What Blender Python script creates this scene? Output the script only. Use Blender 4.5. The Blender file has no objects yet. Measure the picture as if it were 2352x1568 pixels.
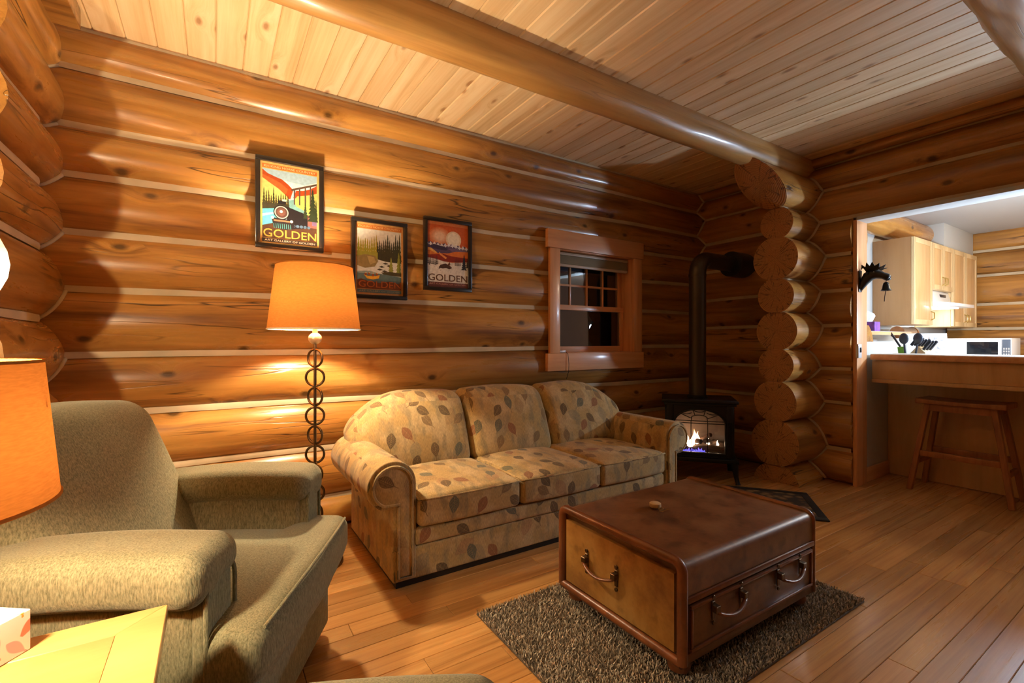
import bpy, bmesh, math, random
from mathutils import Vector, Matrix, noise as mnoise

random.seed(7)
H = 1.17                       # camera height in metres; many measurements below are in units of H
PI = math.pi
S = bpy.context.scene
C = S.collection

# ------------------------------------------------------------------ camera
YAW = math.radians(32.55)
FPX = 1075.0
cd = bpy.data.cameras.new('camera'); cam = bpy.data.objects.new('camera', cd); C.objects.link(cam)
cd.sensor_width = 36.0; cd.lens = 36.0 * FPX / 2352.0; cd.clip_start = 0.02
cam.location = (0, 0, H); cam.rotation_euler = (PI / 2, 0, -YAW)
S.camera = cam
# ------------------------------------------------------------------ world (night outside) and exposure
w = bpy.data.worlds.new('night'); S.world = w; w.use_nodes = True
w.node_tree.nodes['Background'].inputs[0].default_value = (0.02, 0.03, 0.05, 1)
w.node_tree.nodes['Background'].inputs[1].default_value = 0.15
S.view_settings.view_transform = 'Standard'; S.view_settings.look = 'None'
S.view_settings.gamma = 1.0; S.view_settings.use_curve_mapping = False
S.view_settings.exposure = 0.62
S.cycles.diffuse_bounces = 7; S.cycles.max_bounces = 14
# strengths of the lamps of the place (W/m2/sr on each bulb or panel)
E_FLOOR_LAMP = 1300.0
E_TABLE_LAMP = 800.0
E_KITCHEN_WARM = 105.0
E_KITCHEN_COOL = 850.0
E_HOOD = 14.0
E_SCONCE = 1900.0
WARM = (1.0, 0.80, 0.52)
COOL = (0.56, 0.75, 1.0)

# ------------------------------------------------------------------ pixel -> point helpers (2352x1568 frame)
SY, CY = math.sin(YAW), math.cos(YAW)
def ray(u, v):
    k = (u - 1176.0) / FPX; t = (784.0 - v) / FPX
    return Vector((SY + CY * k, CY - SY * k, t))
def on_x(u, v, X): d = ray(u, v); return Vector((0, 0, H)) + d * (X / d.x)
def on_y(u, v, Y): d = ray(u, v); return Vector((0, 0, H)) + d * (Y / d.y)
def on_z(u, v, Z): d = ray(u, v); return Vector((0, 0, H)) + d * ((Z - H) / d.z)

# ------------------------------------------------------------------ object helpers
def link(name, me, mat=None, parent=None, loc=None, rot=None, smooth=35, label=None, cat=None, group=None, kind=None):
    o = bpy.data.objects.new(name, me); C.objects.link(o)
    if me is not None:
        if mat is not None and not me.materials: me.materials.append(mat)
        if smooth is not None and len(me.polygons) and not me.get('sm'):
            me.polygons.foreach_set('use_smooth', [True] * len(me.polygons))
            if smooth < 180: me.set_sharp_from_angle(angle=math.radians(smooth))
            me['sm'] = 1
    if parent is not None: o.parent = parent
    if loc is not None: o.location = loc
    if rot is not None: o.rotation_euler = rot
    return tag(o, label, cat, group, kind)
def tag(o, label=None, cat=None, group=None, kind=None):
    if label: o['label'] = label
    if cat: o['category'] = cat
    if group: o['group'] = group
    if kind: o['kind'] = kind
    return o
def thing(name, label, cat, loc=(0, 0, 0), rz=0.0, group=None, kind=None):
    o = bpy.data.objects.new(name, None); C.objects.link(o)
    o.empty_display_size = 0.1; o.location = loc; o.rotation_euler = (0, 0, rz)
    return tag(o, label, cat, group, kind)

class MB:
    def __init__(s): s.v = []; s.f = []
    def add(s, vs, fs):
        b = len(s.v); s.v += [tuple(p) for p in vs]; s.f += [tuple(b + i for i in f) for f in fs]; return s
    def box(s, x0, x1, y0, y1, z0, z1):
        return s.add([(x0,y0,z0),(x1,y0,z0),(x1,y1,z0),(x0,y1,z0),(x0,y0,z1),(x1,y0,z1),(x1,y1,z1),(x0,y1,z1)],
                     [(0,3,2,1),(4,5,6,7),(0,1,5,4),(1,2,6,5),(2,3,7,6),(3,0,4,7)])
    def bar(s, a, b, wx, wy, up=(0, 0, 1)):
        a = Vector(a); b = Vector(b); d = (b - a).normalized(); up = Vector(up)
        x = d.cross(up)
        if x.length < 1e-4: x = d.cross(Vector((0, 1, 0)))
        x.normalize(); y = x.cross(d).normalized()
        vs = []
        for p in (a, b):
            for sx, sy in ((-1,-1),(1,-1),(1,1),(-1,1)): vs.append(p + x*sx*wx/2 + y*sy*wy/2)
        return s.add(vs, [(0,1,2,3),(7,6,5,4),(0,4,5,1),(1,5,6,2),(2,6,7,3),(3,7,4,0)])
    def tube(s, pts, r, n=10, closed=False, cap=True, flat=1.0):
        pts = [Vector(p) for p in pts]; m = len(pts); rs = r if isinstance(r, (list, tuple)) else [r] * m
        vs = []; nrm = None
        for i, p in enumerate(pts):
            if closed: t = pts[(i+1) % m] - pts[i-1]
            else: t = pts[min(i+1, m-1)] - pts[max(i-1, 0)]
            t.normalize()
            if nrm is None:
                ref = Vector((0, 0, 1)) if abs(t.z) < 0.9 else Vector((1, 0, 0))
                nrm = (ref - t * ref.dot(t)).normalized()
            else:
                nrm = (nrm - t * nrm.dot(t)).normalized()
            bn = t.cross(nrm)
            for k in range(n):
                a = 2 * PI * k / n
                vs.append(p + (nrm * math.cos(a) * flat + bn * math.sin(a)) * rs[i])
        fs = []
        for i in range(m if closed else m - 1):
            j = (i + 1) % m
            for k in range(n):
                fs.append((i*n+k, i*n+(k+1) % n, j*n+(k+1) % n, j*n+k))
        if cap and not closed:
            fs.append(tuple(range(n-1, -1, -1))); fs.append(tuple((m-1)*n+k for k in range(n)))
        return s.add(vs, fs)
    def lathe(s, prof, n=24, c=(0, 0, 0), cap=True):
        vs = []; fs = []
        for r, z in prof:
            for k in range(n):
                a = 2*PI*k/n; vs.append((c[0]+r*math.cos(a), c[1]+r*math.sin(a), c[2]+z))
        for i in range(len(prof)-1):
            for k in range(n): fs.append((i*n+k, i*n+(k+1) % n, (i+1)*n+(k+1) % n, (i+1)*n+k))
        if cap:
            fs.append(tuple(range(n-1, -1, -1))); fs.append(tuple((len(prof)-1)*n+k for k in range(n)))
        return s.add(vs, fs)
    def prism(s, poly, a, b, axis='y'):
        def P(p, t):
            return (p[0], t, p[1]) if axis == 'y' else ((t, p[0], p[1]) if axis == 'x' else (p[0], p[1], t))
        n = len(poly); vs = [P(p, a) for p in poly] + [P(p, b) for p in poly]
        fs = [tuple(range(n)), tuple(range(2*n-1, n-1, -1))] + [(i, n+i, n+(i+1) % n, (i+1) % n) for i in range(n)]
        return s.add(vs, fs)
    def ball(s, c, rx, ry=None, rz=None, n=14, m=9, f=None):
        ry = ry or rx; rz = rz or rx; vs = [(c[0], c[1], c[2]-rz)]; fs = []
        for i in range(1, m):
            p = -PI/2 + PI*i/m
            for k in range(n):
                a = 2*PI*k/n; vs.append((c[0]+rx*math.cos(p)*math.cos(a), c[1]+ry*math.cos(p)*math.sin(a), c[2]+rz*math.sin(p)))
        vs.append((c[0], c[1], c[2]+rz)); L = len(vs)-1
        for k in range(n): fs.append((0, 1+(k+1) % n, 1+k)); fs.append((L, 1+(m-2)*n+k, 1+(m-2)*n+(k+1) % n))
        for i in range(m-2):
            for k in range(n): fs.append((1+i*n+k, 1+i*n+(k+1) % n, 1+(i+1)*n+(k+1) % n, 1+(i+1)*n+k))
        if f: vs = [f(*p) for p in vs]
        return s.add(vs, fs)
    def xf(s, M, start=0):
        s.v = s.v[:start] + [tuple(M @ Vector(p)) for p in s.v[start:]]; return s
    def mesh(s, bevel=0.0, seg=2, uv=False, fixn=True):
        me = bpy.data.meshes.new('mesh')
        bm = bmesh.new()
        bv = [bm.verts.new(p) for p in s.v]
        for f in s.f:
            try: bm.faces.new([bv[i] for i in f])
            except ValueError: pass
        if fixn: bmesh.ops.recalc_face_normals(bm, faces=bm.faces)
        if bevel > 0:
            es = [e for e in bm.edges if len(e.link_faces) == 2 and e.calc_face_angle(0) > 0.6]
            bmesh.ops.bevel(bm, geom=es, offset=bevel, segments=seg, profile=0.5, affect='EDGES', clamp_overlap=True)
        bm.to_mesh(me); bm.free()
        if uv: box_uv(me)
        return me
def box_uv(me, off=(0.0, 0.0)):
    uvl = me.uv_layers.new(name='UVMap'); ox, oy = off
    for p in me.polygons:
        n = p.normal; a = [abs(c) for c in n]; k = a.index(max(a))
        for li in p.loop_indices:
            c = me.vertices[me.loops[li].vertex_index].co
            uvl.data[li].uv = ((c.y+ox, c.z+oy) if k == 0 else (c.x+ox, c.z+oy) if k == 1 else (c.x+ox, c.y+oy+3.3))
def bx(x0, x1, y0, y1, z0, z1, bevel=0.004, seg=2, uv=False):
    return MB().box(x0, x1, y0, y1, z0, z1).mesh(bevel, seg, uv)
def soft_box(x0, x1, y0, y1, z0, z1, r, n=(10, 10, 6), f=None, uv=False, ne=4, uvoff=(0, 0)):
    """rounded box with a regular grid, bent by f(x,y,z)"""
    h = ((x1-x0)/2, (y1-y0)/2, (z1-z0)/2); c = ((x0+x1)/2, (y0+y1)/2, (z0+z1)/2)
    rr = [min(r, hh*0.999) for hh in h]
    ax = []
    for i in range(3):
        q = h[i]-rr[i]; e = [h[i] - rr[i]*(1-math.tan(PI/4*k/ne)) for k in range(ne+1)]
        mid = [-q + 2*q*k/n[i] for k in range(1, n[i])]
        ax.append([-t for t in reversed(e)] + mid + e)
    idx = {}; vs = []; fs = []
    def vid(p):
        key = tuple(round(t, 6) for t in p)
        if key not in idx:
            inner = [max(-(h[i]-rr[i]), min(h[i]-rr[i], p[i])) for i in range(3)]
            d = Vector([(p[i]-inner[i])/rr[i] if rr[i] > 0 else 0 for i in range(3)])
            if d.length > 1e-9: d = d/d.length
            q = [c[i]+inner[i]+d[i]*rr[i] for i in range(3)]
            if f: q = f(*q)
            idx[key] = len(vs); vs.append(tuple(q))
        return idx[key]
    for a in range(3):
        b, e = (a+1) % 3, (a+2) % 3
        for sgn in (-1, 1):
            for i in range(len(ax[b])-1):
                for j in range(len(ax[e])-1):
                    q = []
                    for (ii, jj) in ((i, j), (i+1, j), (i+1, j+1), (i, j+1)):
                        p = [0, 0, 0]; p[a] = sgn*h[a]; p[b] = ax[b][ii]; p[e] = ax[e][jj]; q.append(vid(p))
                    if len(set(q)) == 4: fs.append(tuple(q) if sgn > 0 else tuple(reversed(q)))
    me = bpy.data.meshes.new('mesh'); me.from_pydata(vs, [], fs); me.update()
    if uv: box_uv(me, uvoff)
    return me

# ------------------------------------------------------------------ material helpers
class NT:
    def __init__(s, name):
        s.m = bpy.data.materials.new(name); s.m.use_nodes = True; s.t = s.m.node_tree; s.t.nodes.clear()
        s.out = s.t.nodes.new('ShaderNodeOutputMaterial')
    def n(s, typ, ins=None, **props):
        nd = s.t.nodes.new('ShaderNode' + typ)
        for k, v in props.items(): setattr(nd, k, v)
        for k, v in (ins or {}).items(): s.set(nd, k, v)
        return nd
    def set(s, nd, k, v):
        sk = nd.inputs[k]
        if isinstance(v, tuple) and len(v) == 2 and hasattr(v[0], 'outputs'): s.t.links.new(v[0].outputs[v[1]], sk)
        elif hasattr(v, 'outputs'): s.t.links.new(v.outputs[0], sk)
        else:
            if hasattr(sk.default_value, '__len__') and len(sk.default_value) == 4 and len(v) == 3: v = (*v, 1)
            sk.default_value = v
    def math(s, op, a, b=0.0, c=0.0, clamp=False):
        return s.n('Math', {0: a, 1: b, 2: c}, operation=op, use_clamp=clamp)
    def ramp(s, fac, stops, interp='LINEAR'):
        r = s.n('ValToRGB', {0: fac}); cr = r.color_ramp; cr.interpolation = interp
        while len(cr.elements) < len(stops): cr.elements.new(0.5)
        for e, (p, c) in zip(cr.elements, stops):
            e.position = p; e.color = (*c, 1) if len(c) == 3 else c
        return r
    def mix(s, fac, a, b, blend='MIX'):
        m = s.n('Mix', data_type='RGBA', blend_type=blend)
        s.set(m, 0, fac); s.set(m, 6, a); s.set(m, 7, b); return (m, 2)
    def mapr(s, v, a, b, c=0.0, d=1.0):
        return s.n('MapRange', {0: v, 1: a, 2: b, 3: c, 4: d})
    def bsdf(s, **ins):
        b = s.n('BsdfPrincipled', {k.replace('_', ' '): v for k, v in ins.items()})
        s.t.links.new(b.outputs[0], s.out.inputs[0]); return b
def plain(name, col, rough=0.5, metal=0.0, bump=0.0, bscale=60.0, var=0.0, coat=0.0):
    t = NT(name); col4 = col
    src = col4
    if var > 0:
        tc = t.n('TexCoord'); nz = t.n('TexNoise', {'Vector': (tc, 'Object'), 'Scale': bscale*0.15, 'Detail': 4.0})
        src = t.mix(t.mapr(nz, 0.3, 0.7), tuple(c*(1-var) for c in col), tuple(min(1, c*(1+var)) for c in col))
    b = t.bsdf(Base_Color=src, Roughness=rough, Metallic=metal, Coat_Weight=coat)
    if bump > 0:
        tc = t.n('TexCoord'); nz = t.n('TexNoise', {'Vector': (tc, 'Object'), 'Scale': bscale, 'Detail': 3.0})
        t.set(b, 'Normal', t.n('Bump', {'Strength': bump, 'Distance': 0.002, 'Height': nz}))
    return t.m
def emit(name, col, st):
    t = NT(name); e = t.n('Emission', {0: col, 1: st}); t.t.links.new(e.outputs[0], t.out.inputs[0]); return t.m
def wood(name, light, mid, dark, axis=0, streak=9.0, along=0.7, rough=0.35, coat=0.25, knots=0.0, cracks=0.0, blotch=0.5,
         knot_scale=(1.4, 4.0), tone=0.25, bump=0.25, knot_col=None):
    """grain runs along object axis; every object gets its own offset and tone"""
    t = NT(name); tc = t.n('TexCoord'); oi = t.n('ObjectInfo')
    off = t.n('CombineXYZ', {0: t.math('MULTIPLY', (oi, 'Random'), 41.0), 1: t.math('MULTIPLY', (oi, 'Random'), 17.0), 2: t.math('MULTIPLY', (oi, 'Random'), 29.0)})
    P = t.n('VectorMath', {0: (tc, 'Object'), 1: off}, operation='ADD')
    def stretched(a, b):
        sc = [b, b, b]; sc[axis] = a
        return t.n('VectorMath', {0: P, 1: tuple(sc)}, operation='MULTIPLY')
    kn = None
    warp = P
    if knots > 0:
        ps = t.n('SeparateXYZ', {0: P})
        kvec = t.n('CombineXYZ', {0: t.math('MULTIPLY', (ps, axis), knot_scale[0]), 1: t.math('MULTIPLY', (ps, 2 if axis == 0 else 0), knot_scale[1])})
        kv = t.n('TexVoronoi', {'Vector': kvec, 'Scale': 1.0, 'Randomness': 0.95}, voronoi_dimensions='2D')
        kd = t.mapr((kv, 'Distance'), 0.05, 0.45, 1.0, 0.0)
        kcol = t.n('SeparateColor', {0: (kv, 'Color')})
        have = t.math('GREATER_THAN', (kcol, 0), 1.0-knots)
        knz = t.n('TexNoise', {'Vector': stretched(9, 22), 'Scale': 1.0, 'Detail': 3.0})
        kdn = t.math('ADD', (kv, 'Distance'), t.math('MULTIPLY', t.math('SUBTRACT', knz, 0.5), 0.10))
        kn = t.math('MULTIPLY', t.mapr(kdn, 0.035, 0.105, 1.0, 0.0), have)
        push = t.math('MULTIPLY', t.math('MULTIPLY', t.math('POWER', kd, 2.0), have), 0.05)
        warp = t.n('VectorMath', {0: P, 1: t.n('CombineXYZ', {0: push, 1: push, 2: push})}, operation='ADD')
    sc = [streak, streak, streak]; sc[axis] = along
    g = t.n('TexNoise', {'Vector': t.n('VectorMath', {0: warp, 1: tuple(sc)}, operation='MULTIPLY'), 'Scale': 1.0, 'Detail': 6.0, 'Roughness': 0.62, 'Distortion': 0.35})
    col = t.ramp(g, [(0.30, dark), (0.47, mid), (0.66, light)])
    big = t.n('TexNoise', {'Vector': stretched(0.9, 3.0), 'Scale': 1.0, 'Detail': 3.0})
    c = t.mix(t.mapr(big, 0.42, 0.72, 0.0, blotch), (col, 0), dark)
    tn = t.mapr((oi, 'Random'), 0, 1, 1-tone, 1+tone)
    c = t.mix(1.0, c, t.n('CombineColor', {0: tn, 1: tn, 2: tn}), 'MULTIPLY')
    if kn is not None: c = t.mix(t.math('MULTIPLY', kn, 0.85), c, knot_col or tuple(k*0.25 for k in dark))
    hgt = g
    if cracks > 0:
        cv = t.n('TexNoise', {'Vector': stretched(0.8, 13), 'Scale': 1.0, 'Detail': 2.0})
        ck = t.mapr(t.math('ABSOLUTE', t.math('SUBTRACT', cv, 0.5)), 0.0, 0.014, 1.0, 0.0)
        cm = t.n('TexNoise', {'Vector': stretched(1.3, 3.5), 'Scale': 1.0, 'Detail': 1.0})
        ck = t.math('MULTIPLY', ck, t.mapr(cm, 0.5, 0.62, 0.0, cracks))
        c = t.mix(ck, c, tuple(k*0.18 for k in dark))
        hgt = t.math('SUBTRACT', g, t.math('MULTIPLY', ck, 1.5))
    r = t.mapr(g, 0.3, 0.7, rough+0.12, rough-0.04)
    b = t.bsdf(Base_Color=c, Roughness=r, Coat_Weight=coat, Coat_Roughness=0.16)
    t.set(b, 'Normal', t.n('Bump', {'Strength': bump, 'Distance': 0.004, 'Height': hgt}))
    return t.m

M = {}
M['log'] = wood('log_wood', (0.61, 0.305, 0.074), (0.44, 0.196, 0.040), (0.175, 0.067, 0.014), axis=0, streak=13, along=0.8, rough=0.27, coat=0.45,
                knots=0.5, cracks=1.0, blotch=0.55, knot_scale=(2.6, 4.4), tone=0.16, bump=0.35)
M['log_end'] = None
M['beam'] = wood('beam_wood', (0.66, 0.38, 0.12), (0.50, 0.265, 0.075), (0.27, 0.125, 0.032), axis=0, streak=9, along=0.5, rough=0.34, coat=0.3, knots=0.25, cracks=0.3, blotch=0.4, tone=0.05)
M['plank'] = wood('ceiling_pine', (0.84, 0.65, 0.40), (0.76, 0.54, 0.29), (0.62, 0.39, 0.18), axis=1, streak=16, along=0.5, rough=0.42, coat=0.12, knots=0.5,
                  blotch=0.18, knot_scale=(2.2, 5.5), tone=0.10, bump=0.12, knot_col=(0.34, 0.17, 0.07))
M['board'] = wood('floor_oak', (0.66, 0.36, 0.125), (0.54, 0.27, 0.08), (0.36, 0.155, 0.04), axis=0, streak=30, along=0.9, rough=0.27, coat=0.6,
                  blotch=0.18, tone=0.20, bump=0.10)
M['stool'] = wood('stool_wood', (0.42, 0.16, 0.045), (0.34, 0.12, 0.03), (0.22, 0.07, 0.018), axis=2, streak=22, along=2, rough=0.4, tone=0.06, bump=0.1)
M['casing'] = wood('fir_casing', (0.80, 0.42, 0.19), (0.72, 0.35, 0.145), (0.60, 0.27, 0.10), axis=2, streak=20, along=1.2, rough=0.42, tone=0.05, bump=0.08)
M['casing_h'] = wood('fir_casing_level', (0.80, 0.42, 0.19), (0.72, 0.35, 0.145), (0.60, 0.27, 0.10), axis=0, streak=20, along=1.2, rough=0.42, tone=0.05, bump=0.08)
M['maple'] = wood('maple_panel', (0.74, 0.48, 0.22), (0.68, 0.42, 0.18), (0.58, 0.34, 0.135), axis=2, streak=14, along=1.5, rough=0.4, tone=0.03, bump=0.03)
M['cabinet'] = wood('cabinet_maple', (0.80, 0.60, 0.32), (0.75, 0.54, 0.27), (0.66, 0.45, 0.21), axis=2, streak=14, along=1.2, rough=0.35, tone=0.03, bump=0.03)
M['birch'] = wood('birch_top', (0.58, 0.37, 0.135), (0.52, 0.31, 0.10), (0.45, 0.25, 0.075), axis=0, streak=7, along=1.6, rough=0.32, tone=0.02, bump=0.03, blotch=0.15)
M['chink'] = plain('chinking', (0.56, 0.44, 0.28), 0.8, bump=0.3, bscale=40, var=0.12)
M['backing'] = plain('wall_backing', (0.20, 0.10, 0.04), 0.9)
M['white'] = plain('white_paint', (0.52, 0.52, 0.49), 0.6, bump=0.1, bscale=90)
M['white_gloss'] = plain('white_enamel', (0.80, 0.80, 0.79), 0.25)
M['black'] = plain('black_satin', (0.012, 0.011, 0.010), 0.35)
M['black_frame'] = plain('black_picture_frame', (0.014, 0.012, 0.011), 0.28, coat=0.3)
M['iron'] = plain('cast_iron', (0.012, 0.010, 0.009), 0.45, metal=0.3, bump=0.2, bscale=220)
M['pipe'] = plain('stove_pipe', (0.075, 0.058, 0.038), 0.32, metal=0.6)
M['bronze'] = plain('aged_bronze', (0.13, 0.085, 0.045), 0.38, metal=0.9, bump=0.3, bscale=160, var=0.3)
M['lampmetal'] = plain('lamp_iron', (0.12, 0.075, 0.035), 0.36, metal=0.85, bump=0.25, bscale=150, var=0.25)
M['lampball'] = plain('lamp_silver_leaf', (0.50, 0.46, 0.36), 0.35, metal=0.6, bump=0.3, bscale=120, var=0.2)
M['brass'] = plain('brass', (0.55, 0.38, 0.12), 0.3, metal=0.9)
M['counter'] = plain('white_laminate', (0.70, 0.70, 0.68), 0.35)
M['purple'] = plain('purple_card', (0.22, 0.07, 0.42), 0.6, var=0.4, bscale=120)
M['paper'] = plain('paper', (0.80, 0.80, 0.78), 0.8)
M['green'] = plain('green_plastic', (0.16, 0.42, 0.05), 0.4)
M['dark_handle'] = plain('dark_handle', (0.02, 0.022, 0.03), 0.35)
M['knifewood'] = plain('beech_block', (0.62, 0.46, 0.26), 0.5)
M['blind'] = plain('blind_fabric', (0.22, 0.18, 0.10), 0.8, bump=0.3, bscale=200)
M['blindrail'] = plain('blind_rail', (0.52, 0.43, 0.30), 0.4)
M['purple_dk'] = M['purple']

def end_grain():
    t = NT('end_grain'); tc = t.n('TexCoord'); oi = t.n('ObjectInfo')
    sp = t.n('SeparateXYZ', {0: (tc, 'Object')})
    nz = t.n('TexNoise', {'Vector': (tc, 'Object'), 'Scale': 14.0, 'Detail': 3.0})
    rr = t.math('SQRT', t.math('ADD', t.math('POWER', (sp, 'Y'), 2.0), t.math('POWER', (sp, 'Z'), 2.0)))
    rr = t.math('ADD', rr, t.math('MULTIPLY', nz, 0.012))
    ring = t.math('SINE', t.math('MULTIPLY', rr, 520.0))
    col = t.ramp(t.mapr(ring, -1, 1), [(0, (0.38, 0.165, 0.048)), (1, (0.50, 0.24, 0.075))])
    ang = t.math('ARCTAN2', (sp, 'Z'), (sp, 'Y'))
    ck = t.n('TexNoise', {'Vector': t.n('CombineXYZ', {0: t.math('MULTIPLY', ang, 2.2), 1: t.math('MULTIPLY', (oi, 'Random'), 30.0), 2: t.math('MULTIPLY', rr, 3.0)}), 'Scale': 1.6, 'Detail': 2.0})
    ckm = t.mapr(t.math('ABSOLUTE', t.math('SUBTRACT', ck, 0.5)), 0.0, 0.022, 0.85, 0.0)
    c = t.mix(ckm, (col, 0), (0.06, 0.022, 0.008))
    b = t.bsdf(Base_Color=c, Roughness=0.5, Coat_Weight=0.1)
    t.set(b, 'Normal', t.n('Bump', {'Strength': 0.3, 'Distance': 0.003, 'Height': t.math('SUBTRACT', ring, t.math('MULTIPLY', ckm, 4.0))}))
    return t.m
M['log_end'] = end_grain()

def fabric(name, a, b_, scale=260.0, bump=0.5, aniso=(1, 1, 0.25)):
    t = NT(name); tc = t.n('TexCoord')
    v = t.n('VectorMath', {0: (tc, 'Object'), 1: aniso}, operation='MULTIPLY')
    n1 = t.n('TexNoise', {'Vector': v, 'Scale': scale, 'Detail': 2.0, 'Roughness': 0.7})
    n2 = t.n('TexNoise', {'Vector': (tc, 'Object'), 'Scale': 5.0, 'Detail': 2.0})
    c = t.mix(t.mapr(n1, 0.3, 0.7), a, b_)
    k = t.mapr(n2, 0.3, 0.7, 0.9, 1.1)
    c = t.mix(1.0, c, t.n('CombineColor', {0: k, 1: k, 2: k}), 'MULTIPLY')
    b = t.bsdf(Base_Color=c, Roughness=0.9, Sheen_Weight=0.35, Sheen_Roughness=0.4)
    t.set(b, 'Sheen Tint', (0.75, 0.72, 0.55, 1))
    t.set(b, 'Normal', t.n('Bump', {'Strength': bump, 'Distance': 0.003, 'Height': n1}))
    return t.m
M['olive'] = fabric('olive_chenille', (0.115, 0.105, 0.050), (0.30, 0.275, 0.155))

def leaves(name, bg, patch1, patch2, layers, weave=True, rough=0.9):
    """upholstery print: scattered veined leaves, laid out over the UVs in metres"""
    t = NT(name); uv = t.n('UVMap')
    n1 = t.n('TexNoise', {'Vector': uv, 'Scale': 7.0, 'Detail': 2.0})
    st = t.n('VectorMath', {0: uv, 1: (14.0, 5.0, 1.0)}, operation='MULTIPLY')
    n2 = t.n('TexNoise', {'Vector': st, 'Scale': 1.4, 'Detail': 3.0})
    c = t.mix(t.mapr(n1, 0.45, 0.62), bg, patch1)
    c = t.mix(t.mapr(n2, 0.50, 0.64, 0, 0.8), c, patch2)
    for li, (palette, cell, L, W, keep, op, vn) in enumerate(layers):
        uvo = t.n('VectorMath', {0: uv, 1: (li*3.37, li*1.91, 0)}, operation='ADD')
        vo = t.n('TexVoronoi', {'Vector': uvo, 'Scale': cell, 'Randomness': 0.72}, voronoi_dimensions='2D')
        loc = t.n('VectorMath', {0: uvo, 1: (vo, 'Position')}, operation='SUBTRACT')
        cc = t.n('SeparateColor', {0: (vo, 'Color')})
        rot = t.n('VectorRotate', {'Vector': loc, 'Angle': t.math('MULTIPLY', t.math('SUBTRACT', (cc, 0), 0.5), 2.2)}, rotation_type='Z_AXIS')
        sp = t.n('SeparateXYZ', {0: rot})
        ax = t.math('ABSOLUTE', (sp, 'X')); ty = t.math('DIVIDE', (sp, 'Y'), L)
        wd = t.math('MULTIPLY', t.math('SUBTRACT', 1.0, t.math('POWER', t.math('ABSOLUTE', ty), 2.0)), t.math('MULTIPLY_ADD', ty, W*0.30, W))
        mask = t.mapr(t.math('SUBTRACT', wd, ax), -0.0006, 0.0012)
        stem = t.math('MULTIPLY', t.math('LESS_THAN', ax, 0.0018), t.math('MULTIPLY', t.math('LESS_THAN', (sp, 'Y'), -L*0.9), t.math('GREATER_THAN', (sp, 'Y'), -L*1.4)))
        mask = t.math('MAXIMUM', mask, stem)
        mask = t.math('MULTIPLY', mask, t.math('GREATER_THAN', (cc, 2), keep))
        vein = t.math('GREATER_THAN', t.math('SINE', t.math('MULTIPLY', t.math('ADD', (sp, 'Y'), t.math('MULTIPLY', ax, -1.5)), 520.0)), 0.6)
        vein = t.math('MAXIMUM', vein, t.math('LESS_THAN', ax, 0.0012))
        n = len(palette)
        pal = t.ramp((cc, 1), [(i/n, q) for i, q in enumerate(palette)], 'CONSTANT')
        leafc = t.mix(t.math('MULTIPLY', vein, vn), (pal, 0), bg)
        c = t.mix(t.math('MULTIPLY', mask, op), c, leafc)
    fine = t.n('TexNoise', {'Vector': t.n('VectorMath', {0: uv, 1: (330.0, 60.0, 1.0)}, operation='MULTIPLY'), 'Scale': 1.0, 'Detail': 2.0})
    k = t.mapr(fine, 0.3, 0.7, 0.72, 1.18)
    if weave: c = t.mix(1.0, c, t.n('CombineColor', {0: k, 1: k, 2: k}), 'MULTIPLY')
    b = t.bsdf(Base_Color=c, Roughness=rough, Sheen_Weight=0.1 if weave else 0.0)
    if weave: t.set(b, 'Normal', t.n('Bump', {'Strength': 0.35, 'Distance': 0.002, 'Height': fine}))
    return t.m
LEAF = [(0.075, 0.046, 0.020), (0.25, 0.085, 0.035), (0.085, 0.105, 0.080), (0.105, 0.062, 0.025), (0.20, 0.12, 0.05)]
M['sofa'] = leaves('leaf_upholstery', (0.45, 0.305, 0.115), (0.53, 0.385, 0.185), (0.285, 0.225, 0.115),
                   [([(0.30, 0.17, 0.07), (0.22, 0.21, 0.14), (0.34, 0.16, 0.08)], 4.6, 0.062, 0.036, 0.40, 0.55, 0.8), (LEAF, 7.2, 0.047, 0.027, 0.22, 0.90, 0.42)])
M['tissue_print'] = leaves('tissue_box_print', (0.80, 0.77, 0.73), (0.81, 0.78, 0.74), (0.78, 0.72, 0.68),
                   [([(0.78, 0.22, 0.14), (0.75, 0.36, 0.05), (0.36, 0.37, 0.40), (0.78, 0.38, 0.40), (0.80, 0.45, 0.10)], 26.0, 0.021, 0.009, 0.05, 1.0, 0.0)], weave=False, rough=0.5)

def leather(name, a, b_, c_, rough=0.4, scale=5.0):
    t = NT(name); tc = t.n('TexCoord')
    n1 = t.n('TexNoise', {'Vector': (tc, 'Object'), 'Scale': scale, 'Detail': 6.0, 'Roughness': 0.65})
    n2 = t.n('TexNoise', {'Vector': (tc, 'Object'), 'Scale': scale*3.1, 'Detail': 4.0})
    n3 = t.n('TexNoise', {'Vector': (tc, 'Object'), 'Scale': 180.0, 'Detail': 2.0})
    c = t.ramp(n1, [(0.34, b_), (0.5, a), (0.68, c_)])
    c = t.mix(t.mapr(n2, 0.56, 0.72, 0.0, 0.55), (c, 0), tuple(k*0.45 for k in b_))
    b = t.bsdf(Base_Color=c, Roughness=rough, Coat_Weight=0.2, Coat_Roughness=0.3)
    t.set(b, 'Normal', t.n('Bump', {'Strength': 0.18, 'Distance': 0.002, 'Height': n3}))
    return t.m
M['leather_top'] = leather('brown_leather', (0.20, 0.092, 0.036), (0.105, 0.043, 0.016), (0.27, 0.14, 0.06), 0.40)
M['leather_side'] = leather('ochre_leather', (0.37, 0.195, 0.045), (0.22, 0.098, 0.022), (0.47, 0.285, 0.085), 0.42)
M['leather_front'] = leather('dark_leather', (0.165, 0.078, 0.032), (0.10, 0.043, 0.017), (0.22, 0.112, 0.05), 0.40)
M['leather_edge'] = leather('edge_leather', (0.19, 0.062, 0.020), (0.11, 0.034, 0.011), (0.24, 0.09, 0.03), 0.35)

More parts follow.
